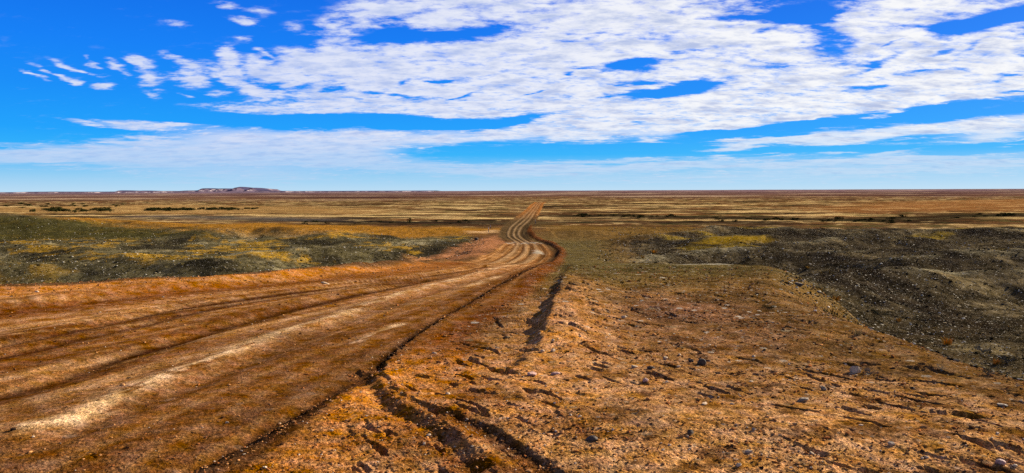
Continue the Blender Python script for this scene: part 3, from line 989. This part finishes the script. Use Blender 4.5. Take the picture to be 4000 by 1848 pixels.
for k, (px, py, w, h, kd, lb) in enumerate(ROCKS):
    make_rock(px, py, w, h, kd, lb, 900 + k)

# ------------------------------------------------------------------ single plants near the camera
def ground_z(p):
    return float(hgt(np.array([p[0]]), np.array([p[1]]))[0])


def grass_tuft(px, py, hpx, label, c, seed):
    p = at(px, py, hgt)[0]; h = hpx / FPX * p[1]
    co, fc = tuft_arrays(1, 70, h, h * 1.1, .75, seed)
    g = np.random.default_rng(seed)
    cols = np.repeat(np.asarray(c)[None] * g.uniform(.6, 1.4, (70, 1)), 6, 0)
    o = mesh_obj("grass_tuft", co, fc, leaf_mat, cols)
    o.location = (p[0], p[1], ground_z(p))
    tag(o, label, "grass")


def twig_shrub(px, py, wpx, hpx, label, c, seed, leafy=0.0):
    """dead branching shrub: stems are one mesh, dry leaves a part of their own when it has them"""
    p = at(px, py, hgt)[0]; d = p[1]
    w = wpx / FPX * d; h = hpx / FPX * d
    g = np.random.default_rng(seed)
    co = []; fc = []; tips = []
    def tube(a, b, ra, rb):
        a = np.array(a); b = np.array(b); ax = b - a; ax = ax / (np.linalg.norm(ax) + 1e-9)
        e = np.cross(ax, (0.3, .9, .2)); e /= np.linalg.norm(e); f = np.cross(ax, e)
        i = len(co)
        for q, r_ in ((a, ra), (b, rb)):
            for k in range(4):
                t = k * math.pi / 2
                co.append(q + r_ * (math.cos(t) * e + math.sin(t) * f))
        for k in range(4):
            fc.append((i + k, i + (k + 1) % 4, i + 4 + (k + 1) % 4, i + 4 + k))
    def grow(q, dirv, L, r_, lev):
        dirv = dirv / np.linalg.norm(dirv)
        b = q + dirv * L
        tube(q, b, r_, r_ * .65)
        if lev == 0:
            tips.append(b); return
        for k in range(g.integers(2, 4)):
            nd = dirv + g.normal(0, .55, 3); nd[2] = abs(nd[2]) * .8 + .02
            grow(b, nd, L * g.uniform(.55, .85), r_ * .65, lev - 1)
    for k in range(11):
        a = g.uniform(0, 6.28); e = g.uniform(.25, 1.2)
        grow(np.array([0, 0, -.02 * h]), np.array([math.cos(a) * w / 2, math.sin(a) * w / 2, h * e]), .38 * h, h * .03, 3)
    co = np.array(co)
    s = h / max(co[:, 2].max(), 1e-6); sx = (w * .5) / max(np.abs(co[:, :2]).max(), 1e-6)
    co = co * np.array([sx, sx, s])
    cols = np.tile(np.asarray(c), (len(co), 1)) * g.uniform(.8, 1.2, (len(co), 1))
    o = mesh_obj("dead_shrub", co, fc, leaf_mat, cols)
    o.location = (p[0], p[1], ground_z(p))
    tag(o, label, "shrub")
    if leafy:
        lc = []; lf = []
        for tp in tips:
            tp = tp * np.array([sx, sx, s])
            for k in range(int(leafy)):
                q = tp + g.normal(0, .05 * w, 3); u = g.normal(size=3); v = g.normal(size=3)
                u = u / np.linalg.norm(u) * h * .035; v = v / np.linalg.norm(v) * h * .05
                i = len(lc); lc += [q - u, q + v, q + u, q - v]; lf.append((i, i + 1, i + 2, i + 3))
        mesh_obj("foliage", lc, lf, leaf_mat, np.tile(alb(70, 72, 44), (len(lc), 1)), o)


GOLD = alb(226, 160, 44); STRAW = alb(206, 178, 116); GREY = alb(150, 140, 122)
grass_tuft(3700, 1347, 30, "golden grass tuft standing on the brow of the right slope", GOLD, 61)
grass_tuft(3895, 1424, 22, "smaller golden grass tuft on the brow near the right edge of the picture", alb(216, 150, 56), 62)
grass_tuft(3268, 1176, 22, "orange grass tuft in the mouth of the small gully", alb(214, 150, 40), 63)
grass_tuft(3510, 1257, 16, "yellow grass tuft at the lower end of the gully", alb(200, 150, 50), 64)
grass_tuft(3350, 1310, 24, "pale straw tuft halfway down the right slope below the gully", STRAW, 65)
grass_tuft(2556, 990, 16, "golden grass tuft at the head of the valley right of the road bend", GOLD, 66)
grass_tuft(2510, 1010, 12, "yellowish grass tuft just below the golden one at the valley head", alb(206, 160, 60), 67)
grass_tuft(3155, 1050, 10, "small yellow tuft on the dark slope above the gully", alb(220, 170, 60), 68)
grass_tuft(3590, 1440, 14, "short straw tuft beside the pale dry twigs on the right slope", alb(200, 150, 80), 69)
twig_shrub(3402, 1466, 64, 30, "grey twiggy dead shrub right of the cream angular rock", GREY, 71)
twig_shrub(3672, 1448, 44, 26, "pale dry twigs sprawled on the right slope below the golden tuft", alb(196, 180, 140), 72)
twig_shrub(3205, 1458, 30, 16, "small dry twigs left of the cream angular rock", alb(176, 150, 104), 73)
twig_shrub(3860, 1470, 56, 26, "grey brushy shrub on the brow, lower of two at the right edge", alb(128, 120, 100), 74, 3)
twig_shrub(3935, 1420, 60, 34, "grey brushy shrub behind the brow, upper of two at the right edge", alb(140, 134, 120), 75, 3)
twig_shrub(3975, 1512, 30, 16, "curled pale twigs at the very right edge of the picture", alb(214, 196, 160), 76)
twig_shrub(3840, 1375, 70, 30, "wide grey dry shrub behind the golden grass tuft", alb(150, 146, 130), 77, 2)
twig_shrub(3440, 1233, 60, 20, "low grey green shrub on the brow above the gully's end", alb(104, 98, 70), 78, 4)
twig_shrub(3000, 1205, 60, 18, "low olive shrub halfway up the slope left of the gully", alb(96, 88, 50), 79, 4)

# ------------------------------------------------------------------ shrubs of the far flat and the creek lines
def shrub_mesh(seed, tall):
    g = np.random.default_rng(seed)
    lobes = [(g.normal(0, .45), g.normal(0, .4), g.uniform(.35, .8) * tall, g.uniform(.3, .5)) for _ in range(8)]
    co = []; fc = []; cc = []
    for k in range(520):
        lx, ly, lz, lr = lobes[g.integers(8)]
        q = g.normal(size=3); q = q / np.linalg.norm(q) * lr * g.uniform(.5, 1.05)
        q = q + np.array([lx, ly, lz]); q[2] = max(q[2], .04)
        u = g.normal(size=3); v = g.normal(size=3)
        u = u / np.linalg.norm(u) * .07; v = v / np.linalg.norm(v) * .10
        i = len(co); co += [q - u, q + v, q + u, q - v]; fc.append((i, i + 1, i + 2, i + 3))
        c = alb(72, 72, 36) * g.uniform(.5, 1.3); cc += [c] * 4
    for k in range(5):
        a = g.uniform(0, 6.28); b = np.array([math.cos(a) * .4, math.sin(a) * .35, .5 * tall]); i = len(co)
        co += [np.array([-.03, 0, -.1]), np.array([.03, 0, -.1]), b + (.015, 0, 0), b - (.015, 0, 0)]
        fc.append((i, i + 1, i + 2, i + 3)); cc += [alb(80, 66, 48)] * 4
    me = bpy.data.meshes.new("shrub")
    me.from_pydata([tuple(map(float, v)) for v in co], [], fc)
    at_ = me.color_attributes.new("Col", 'FLOAT_COLOR', 'POINT')
    at_.data.foreach_set("color", np.concatenate([np.array(cc), np.ones((len(co), 1))], 1).astype(F32).ravel())
    me.materials.append(leaf_mat)
    return me


SHRUBS = [shrub_mesh(500 + k, .8 + .12 * k) for k in range(5)]


def shrub(px, py, wpx, hpx, label, group=None):
    p = at(px, py)[0]; d = p[1]
    o = bpy.data.objects.new("shrub", random.choice(SHRUBS)); COL.objects.link(o)
    w = wpx / FPX * d; h = hpx / FPX * d
    o.location = (p[0], p[1], ground_z(p) - .03)
    o.scale = (w / 1.7, w / 1.7, h / 1.15)
    o.rotation_euler = (0, 0, random.uniform(0, 6.28))
    tag(o, label, "shrub", group)
    return o


# left thicket
shrub(128, 829, 26, 15, "lone dark shrub left of the thicket on the ochre flat")
shrub(205, 825, 40, 20, "tallest broad dark bush at the left end of the thicket")
shrub(1601, 872, 17, 20, "lone dark bush standing up from the dark creek line left of the road")
shrub(1818, 868, 18, 11, "small dark bush at the creek line, nearest to the left of the road")
shrub(1790, 868, 14, 8, "low dark bush beside the small bush at the creek line left of the road")
shrub(3525, 852, 24, 12, "lone dark bush on the pale edge above the right creek line")
shrub(3825, 841, 18, 10, "dark round bush on the slope edge at far right")
G1 = "shrubs of the thicket on the left flat"
L1 = "dark green shrub in the dense thicket on the left flat"
for k in range(30):
    shrub(random.uniform(172, 420), random.gauss(825, 3.0), random.uniform(14, 26), random.uniform(8, 14), L1, G1)
for px, py in ((418, 821), (372, 820), (430, 830), (395, 829)):
    shrub(px, py, 20, 13, "dark shrub in the loose group at the right end of the left thicket", "shrubs right of the thicket")
G2 = "shrubs of the long dark row"
for k in range(70):
    t = random.random()
    shrub(mix(575, 1000, t), mix(823, 818, t) + random.gauss(0, 1.0), random.uniform(18, 30), random.uniform(7, 11) * (1.1 - .4 * t), "low dark shrub in the long row across the left flat", G2)
for k in range(26):
    shrub(random.uniform(20, 640), random.gauss(805, 4), random.uniform(10, 22), random.uniform(4, 7), "small scrub bush dotted on the flat behind the left thicket", "scrub behind the left thicket")
for k in range(20):
    shrub(random.uniform(1150, 1950), random.gauss(870, 2.5), random.uniform(9, 18), random.uniform(4, 8), "low bush along the dark creek line left of the road", "bushes on the left creek line")
creek = np.array([(2250, 842), (2700, 848), (3100, 858), (3500, 860), (3800, 846), (4000, 840)])
for k in range(54):
    px = random.uniform(2250, 4000)
    shrub(px, np.interp(px, creek[:, 0], creek[:, 1]) + random.gauss(2, 3), random.uniform(12, 30), random.uniform(5, 10), "dark low bush along the creek line right of the road", "bushes on the right creek line")
for px, py, w, h in ((3925, 843, 28, 14), (3950, 842, 30, 15), (3900, 845, 26, 12)):
    shrub(px, py, w, h, "big dark bush in the clump where the right creek line meets the picture edge", "bush clump at the right edge")
for px, py, w, h in ((2820, 866, 22, 10), (2870, 865, 18, 9)):
    shrub(px, py, w, h, "dark bush of the pair on the pale strip right of the road", "bush pair on the pale strip")
for px, py, w, h in ((3275, 860, 30, 14), (3340, 866, 22, 9), (3480, 873, 26, 11)):
    shrub(px, py, w, h, "larger dark bush standing out of the creek line right of the road", "large bushes of the right creek line")

# ------------------------------------------------------------------ marker posts at the road
post_white = flat_material("post_paint", (.6, .58, .52), .6, .15, 20)
post_dark = flat_material("post_band", (.03, .028, .025), .7, .3, 20)


def marker_post(px, py, hpx, label):
    p = at(px, py, hgt)[0]; h = hpx / FPX * p[1]
    w, t = .11, .05
    def slab(z0, z1, k, top=False):
        a, b = w / 2 * k, t / 2 * k
        v = [(-a, -b, z0), (a, -b, z0), (a, b, z0), (-a, b, z0), (-a, -b, z1), (a, -b, z1), (a, b, z1), (-a, b, z1)]
        if top:
            v = v[:4] + [(-a, -b, z1), (a * .2, -b, z1 + .05), (a * .2, b, z1 + .05), (-a, b, z1)]
        return v, [(0, 3, 2, 1), (4, 5, 6, 7), (0, 1, 5, 4), (1, 2, 6, 5), (2, 3, 7, 6), (3, 0, 4, 7)]
    v, f = slab(-.2, h, 1, True)
    o = mesh_obj("marker_post", v, f, post_white)
    o.location = (p[0], p[1], ground_z(p))
    v, f = slab(h * .1, h * .62, 1.08)
    mesh_obj("dark_band", v, f, post_dark, parent=o)
    tag(o, label, "post")


marker_post(1909, 908, 20, "taller marker post with dark band standing in pale sand left of the road")
marker_post(1917, 895, 14, "shorter marker post just behind the taller one left of the road")
marker_post(2091, 874, 14, "slim marker post on the right side of the road beyond the bend")

# ------------------------------------------------------------------ air
def haze_box():
    v = [(-15000, -15000, -22), (15000, -15000, -22), (15000, 15000, -22), (-15000, 15000, -22), (-15000, -15000, 70), (15000, -15000, 70), (15000, 15000, 70), (-15000, 15000, 70)]
    f = [(0, 3, 2, 1), (4, 5, 6, 7), (0, 1, 5, 4), (1, 2, 6, 5), (2, 3, 7, 6), (3, 0, 4, 7)]
    m = bpy.data.materials.new("air"); m.use_nodes = True
    t = NT(m.node_tree)
    out = t.n('ShaderNodeOutputMaterial')
    p = t.n('ShaderNodeVolumePrincipled', {'Color': (.80, .84, 1.0, 1), 'Density': HAZE})
    t.t.links.new(p.outputs[0], out.inputs['Volume'])
    o = mesh_obj("haze", v, f, m)
    o["kind"] = "stuff"


HAZE = 0
if HAZE:
    haze_box()

# ------------------------------------------------------------------ light
AZ, EL = R(56), R(22)
sun = bpy.data.lights.new("sun", 'SUN'); sun.energy = 5.0; sun.angle = R(.53); sun.color = (1.0, .91, .77)
so = bpy.data.objects.new("sun", sun); COL.objects.link(so)
sd_ = Vector((math.sin(AZ) * math.cos(EL), math.cos(AZ) * math.cos(EL), math.sin(EL)))
so.rotation_euler = sd_.to_track_quat('Z', 'Y').to_euler()
so.location = (0, 0, 50)

# ------------------------------------------------------------------ sky
EXPO = 1.5
BG = 0.1
W = bpy.data.worlds.new("World"); S.world = W; W.use_nodes = True
t = NT(W.node_tree)
out = t.n('ShaderNodeOutputWorld')
D = t.n('ShaderNodeTexCoord').outputs['Generated']
sx = t.n('ShaderNodeSeparateXYZ', {0: D})
dx, dy, dz = sx.outputs[0], sx.outputs[1], sx.outputs[2]
DEG = 180 / math.pi
azd = t.m('MULTIPLY', t.m('ARCTAN2', dx, dy), DEG)
eld = t.m('MULTIPLY', t.m('ARCSINE', dz), DEG)
nish = t.n('ShaderNodeTexSky', sky_type='NISHITA', sun_disc=False, sun_elevation=EL, sun_rotation=AZ, air_density=1.0, dust_density=.6, ozone_density=2.0)
kx = 1 / (BG * 2 ** EXPO)


def skyc(r, g, b):
    return rgba(lin((r, g, b)) * kx)


ramp = t.n('ShaderNodeValToRGB', {0: t.m('MULTIPLY', t.m('MAXIMUM', eld, 0.0), 1 / 40.0)})
cr = ramp.color_ramp
cr.elements[0].position = 0; cr.elements[0].color = skyc(186, 220, 244)
cr.elements[1].position = 1; cr.elements[1].color = skyc(0, 60, 160)
for el_, c in ((1.2, (142, 204, 244)), (2.6, (40, 178, 250)), (4.2, (8, 160, 252)), (7, (0, 140, 248)), (10, (0, 126, 246)), (14.5, (0, 104, 230)), (22, (0, 76, 200))):
    e = cr.elements.new(el_ / 40); e.color = skyc(*c)
sky = t.mixc(.985, nish.outputs[0], ramp.outputs[0])
#SKYCLOUDS
# cloud sheet: coordinates on a level layer, so that texture flattens towards the horizon
den = t.m('ADD', t.m('MAXIMUM', dz, 0.0), .035)
cu = t.m('DIVIDE', dx, den); cv = t.m('DIVIDE', dy, den)
P = t.n('ShaderNodeCombineXYZ', {0: cu, 1: cv, 2: 0.0}).outputs[0]
den2 = t.m('ADD', t.m('MAXIMUM', dz, 0.0), .16)
Q = t.n('ShaderNodeCombineXYZ', {0: t.m('DIVIDE', dx, den2), 1: t.m('MULTIPLY', t.m('DIVIDE', dy, den2), 1.5), 2: 4.0}).outputs[0]
A = t.n('ShaderNodeCombineXYZ', {0: azd, 1: eld, 2: 0.0}).outputs[0]
# ragged outlines
wn = t.n('ShaderNodeTexNoise', {'Vector': P, 'Scale': 1.1, 'Detail': 5.0, 'Roughness': .6})
wv = t.vm('SUBTRACT', wn.outputs['Color'], (.5, .5, .5))
wv = t.vm('MULTIPLY', wv, (4.5, 1.6, 0.0))
A2 = t.vm('ADD', A, wv)

BL = [   # px, py, rx, ry (photograph pixels), tilt (deg, + = right end lower), weight
    (1780, 45, 380, 110, 0, 1.1), (2350, 60, 620, 120, 0, 1.1), (2080, 200, 520, 90, -2, 1.1), (2700, 150, 560, 120, 0, 1.1), (3350, 200, 420, 120, 3, .8), (3750, 230, 420, 150, 0, 1.1),
    (3450, 30, 300, 100, -20, .8), (3700, 20, 360, 50, 0, .75), (3900, 150, 260, 60, 0, .7), (3300, 130, 300, 120, 0, .3), (3750, 80, 300, 60, -10, .4), (1400, 60, 200, 60, -8, .55), (1290, 130, 80, 80, 0, .55),
    (1450, 240, 420, 90, -4, .95), (1250, 300, 260, 100, 8, .95), (1750, 320, 650, 130, 0, 1.15), (2300, 330, 500, 130, 0, 1.1), (2900, 300, 500, 80, 0, .95),
    (3250, 330, 600, 90, -3, .95), (3800, 330, 400, 80, -3, 1.0), (1150, 428, 340, 26, 1, .95), (1700, 410, 500, 50, 0, 1.0), (1900, 450, 260, 40, 8, .75),
    (2450, 430, 420, 60, -3, 1.0), (2900, 420, 520, 70, -4, 1.05), (3500, 400, 600, 45, -3, 1.0), (3950, 370, 300, 40, -3, .9),
    (1650, 535, 420, 28, -1, .75), (2150, 520, 420, 34, -2, .95), (2600, 490, 420, 52, -5, 1.05), (3050, 455, 420, 40, -6, .9), (2300, 500, 300, 40, -2, .9),
    (2950, 545, 220, 12, -3, .85), (3330, 530, 420, 32, -3, 1.05), (3800, 495, 420, 34, -5, 1.05), (3950, 510, 200, 40, -3, .7),
    (1150, 555, 520, 80, 3, .75), (900, 610, 640, 90, 0, .7), (350, 610, 540, 52, 0, .7), (60, 610, 260, 50, 0, .5), (1250, 560, 300, 50, 0, .4), (1000, 690, 700, 40, 0, .35), (1500, 640, 600, 34, 3, .5),
    (540, 485, 170, 26, 0, .85), (330, 482, 80, 10, 3, .7), (680, 482, 90, 10, 3, .5), (500, 550, 190, 18, 2, .6),
    (2500, 645, 700, 26, -2, .7), (3300, 632, 800, 20, -1, .85), (3900, 632, 400, 18, 0, .8), (2900, 690, 1300, 34, 0, .45), (3500, 660, 700, 24, 0, .55), (2000, 660, 500, 34, 0, .4),
    (2880, 575, 150, 15, -5, .85), (2560, 556, 75, 10, 5, .8), (3510, 598, 130, 13, -6, .75), (3280, 598, 100, 9, -3, .6), (2810, 612, 60, 9, 0, .6), (3030, 605, 60, 7, -3, .55), (2180, 545, 40, 6, -6, .6),
    (2290, 545, 50, 5, 0, .5), (1510, 577, 50, 6, -2, .5), (1680, 565, 30, 5, -6, .5), (3800, 545, 200, 20, -3, .5), (3960, 552, 90, 8, -3, .6),
    (100, 285, 72, 14, 16, .95), (220, 295, 90, 14, 22, .8), (292, 325, 36, 22, 10, .85), (310, 275, 110, 13, 14, .7), (422, 345, 48, 24, 5, .9), (468, 272, 58, 30, 38, .85), (332, 232, 24, 16, 30, .55), (365, 258, 30, 10, 8, .5),
    (560, 250, 60, 22, 20, .85), (590, 310, 70, 52, 24, .95), (720, 265, 110, 28, 28, .95), (745, 320, 90, 30, 10, .95), (880, 222, 46, 62, 0, .9), (860, 290, 130, 34, 14, .7),
    (930, 310, 90, 40, 24, .95), (875, 373, 48, 18, -4, .85), (710, 380, 34, 12, 10, .55), (1000, 265, 90, 40, 28, .9), (1040, 370, 90, 34, 4, .9), (1010, 200, 50, 16, 30, .7), (590, 380, 50, 16, 20, .55),
    (900, 15, 56, 18, 6, .8), (955, 80, 70, 18, 6, .9), (690, 90, 70, 22, 6, .45), (930, 142, 44, 18, 0, .45), (1000, 35, 60, 30, 10, .4), (1150, 110, 60, 30, 10, .4), (1130, 195, 90, 14, 3, .4),
]
HOLES = [
    (1840, 137, 260, 36, -3, 1.1), (1530, 145, 110, 40, 0, .8), (1630, 55, 120, 18, -10, .5), (3130, 58, 170, 46, 4, 1.3), (2880, 62, 130, 18, 0, .8), (3240, 130, 120, 60, 20, .75), (3290, 205, 170, 46, 16, .7), (3000, 120, 70, 22, -20, .5), (3420, 250, 160, 16, -20, .6), (3820, 175, 90, 14, -25, .6), (2700, 200, 120, 14, -8, .5), (2950, 265, 160, 12, -4, .5), (3850, 80, 230, 44, -10, 1.3),
    (3700, 90, 90, 26, 0, .9), (2490, 263, 150, 30, -5, 1.4), (2310, 275, 60, 8, 0, .7), (2240, 297, 30, 12, 0, .9), (2630, 352, 260, 32, -5, 1.5), (2460, 330, 150, 10, -5, .8), (3400, 345, 150, 14, -2, .6), (3600, 275, 120, 14, 0, .7), (3660, 215, 60, 14, -15, .8),
    (3940, 292, 80, 12, 0, .9), (3960, 375, 140, 9, 0, .9), (3340, 462, 480, 17, -4, 1.4), (3900, 437, 300, 11, -4, 1.1), (2800, 515, 160, 12, -4, .8), (2500, 478, 40, 10, 5, .7),
    (1400, 478, 700, 30, 0, 1.2), (2050, 462, 130, 18, -8, 1.1), (1740, 315, 60, 10, -12, 1.1), (1570, 325, 40, 16, -30, .9), (1690, 318, 40, 6, 0, .8), (1440, 365, 60, 9, 5, .8), (1300, 350, 60, 30, 10, .7), (1570, 383, 140, 9, 4, .8), (1350, 392, 60, 7, 0, .6),
    (1200, 330, 40, 40, 0, .5), (1080, 340, 40, 40, 0, .5), (2100, 365, 80, 6, -12, .8), (1830, 378, 90, 6, -20, .7), (2150, 40, 130, 20, -10, .35), (3500, 165, 60, 8, -20, .5),
]


def azel(px, py):
    d = rays(px, py); d = d / np.linalg.norm(d)
    return math.degrees(math.atan2(d[0], d[1])), math.degrees(math.asin(d[2]))


PXDEG = math.degrees(1 / FPX)


def field(items, ax, ay, start, sign):
    # one node chain after the other, so that the shader stays small
    acc = start
    for px, py, rx, ry, rot, wgt in items:
        a, e = azel(px, py)
        k = math.cos(math.radians(a)) ** 2
        v = t.n('ShaderNodeCombineXYZ', {0: ax, 1: ay, 2: acc}).outputs[0]
        mp = t.n('ShaderNodeMapping', {'Vector': v, 'Location': (a, e, 0), 'Rotation': (0, 0, -R(rot)), 'Scale': (rx * 1.35 * PXDEG * k, ry * 1.35 * PXDEG * k, 1e7)}, vector_type='TEXTURE')
        l = t.vm('LENGTH', mp.outputs[0])
        acc = t.m('ADD', acc, t.mr(l, 1.0, 0.0, 0.0, sign * wgt))
    return acc


sa = t.n('ShaderNodeSeparateXYZ', {0: A2})
zero = t.n('ShaderNodeValue'); zero.outputs[0].default_value = 0.0
cov = field(BL, sa.outputs[0], sa.outputs[1], zero.outputs[0], 1)
cov = t.m('MINIMUM', cov, .90)
cov = field(HOLES, sa.outputs[0], sa.outputs[1], cov, -1)
# beyond the photograph the same broken sheet goes on
far_ = t.mr(t.m('ABSOLUTE', azd), 36, 46, 0, 1)
far_ = t.m('MAXIMUM', far_, t.mr(eld, 15.5, 21, 0, 1))
gen = t.mr(t.noise(P, .55, 4), .4, .7, .0, .9)
cov = t.m('ADD', t.m('MULTIPLY', cov, t.m('SUBTRACT', 1.0, far_)), t.m('MULTIPLY', gen, far_))
nz = t.n('ShaderNodeTexNoise', {'Vector': Q, 'Scale': 5.0, 'Detail': 8.0, 'Roughness': .6, 'Distortion': .3}).outputs['Fac']
nz2 = t.n('ShaderNodeTexNoise', {'Vector': Q, 'Scale': 17.0, 'Detail': 6.0, 'Roughness': .62}).outputs['Fac']
puff = t.m('ADD', t.m('MULTIPLY', t.m('SUBTRACT', nz, .5), 2.3), t.m('MULTIPLY', t.m('SUBTRACT', nz2, .5), 1.9))
d_ = t.m('ADD', cov, t.m('MULTIPLY', puff, t.mr(cov, -.05, .35, .25, 1.0)))
alpha = t.mr(d_, .04, 1.02, 0, 1)
soft = t.mr(cov, .05, .8, 0, .9)
alpha = t.m('MAXIMUM', alpha, t.m('MULTIPLY', soft, t.mr(eld, 7, 3, 0, 1)))
alpha = t.m('MULTIPLY', alpha, t.mr(eld, -.5, 4.5, .55, .97))
# thick parts are a touch grey-violet underneath, thin edges and the sun's side white
sh = t.n('ShaderNodeTexNoise', {'Vector': t.vm('ADD', Q, (3.1, .35, 0)), 'Scale': 6.0, 'Detail': 6.0, 'Roughness': .6}).outputs['Fac']
shade = t.mr(t.m('ADD', sh, t.m('MULTIPLY', t.m('SUBTRACT', d_, .9), .16)), .42, .72, 0, 1)
lit = t.mr(azd, -22, 24, 0, 1)
c_lit = t.mixc(lit, skyc(222, 228, 248), skyc(252, 252, 252))
c_sh = t.mixc(lit, skyc(172, 192, 238), skyc(168, 184, 224))
cc = t.mixc(t.m('MULTIPLY', shade, .85), c_lit, c_sh)
cc = t.mixc(t.mr(eld, 5.5, 1.0, 0, .6), cc, skyc(178, 206, 240))
fin = t.mixc(alpha, sky, cc)
fin = t.mixc(t.mr(eld, 0.0, -2.0, 0, 1), fin, rgba(lin((110, 84, 70)) * kx))
bg = t.n('ShaderNodeBackground', {'Color': fin, 'Strength': BG})
t.t.links.new(bg.outputs[0], out.inputs[0])

# ------------------------------------------------------------------ render look
S.view_settings.view_transform = 'Standard'
S.view_settings.look = 'None'
S.view_settings.exposure = EXPO
S.view_settings.gamma = 1.0
S.cycles.max_bounces = 4
S.cycles.use_denoising = False
S.render.filter_size = .9
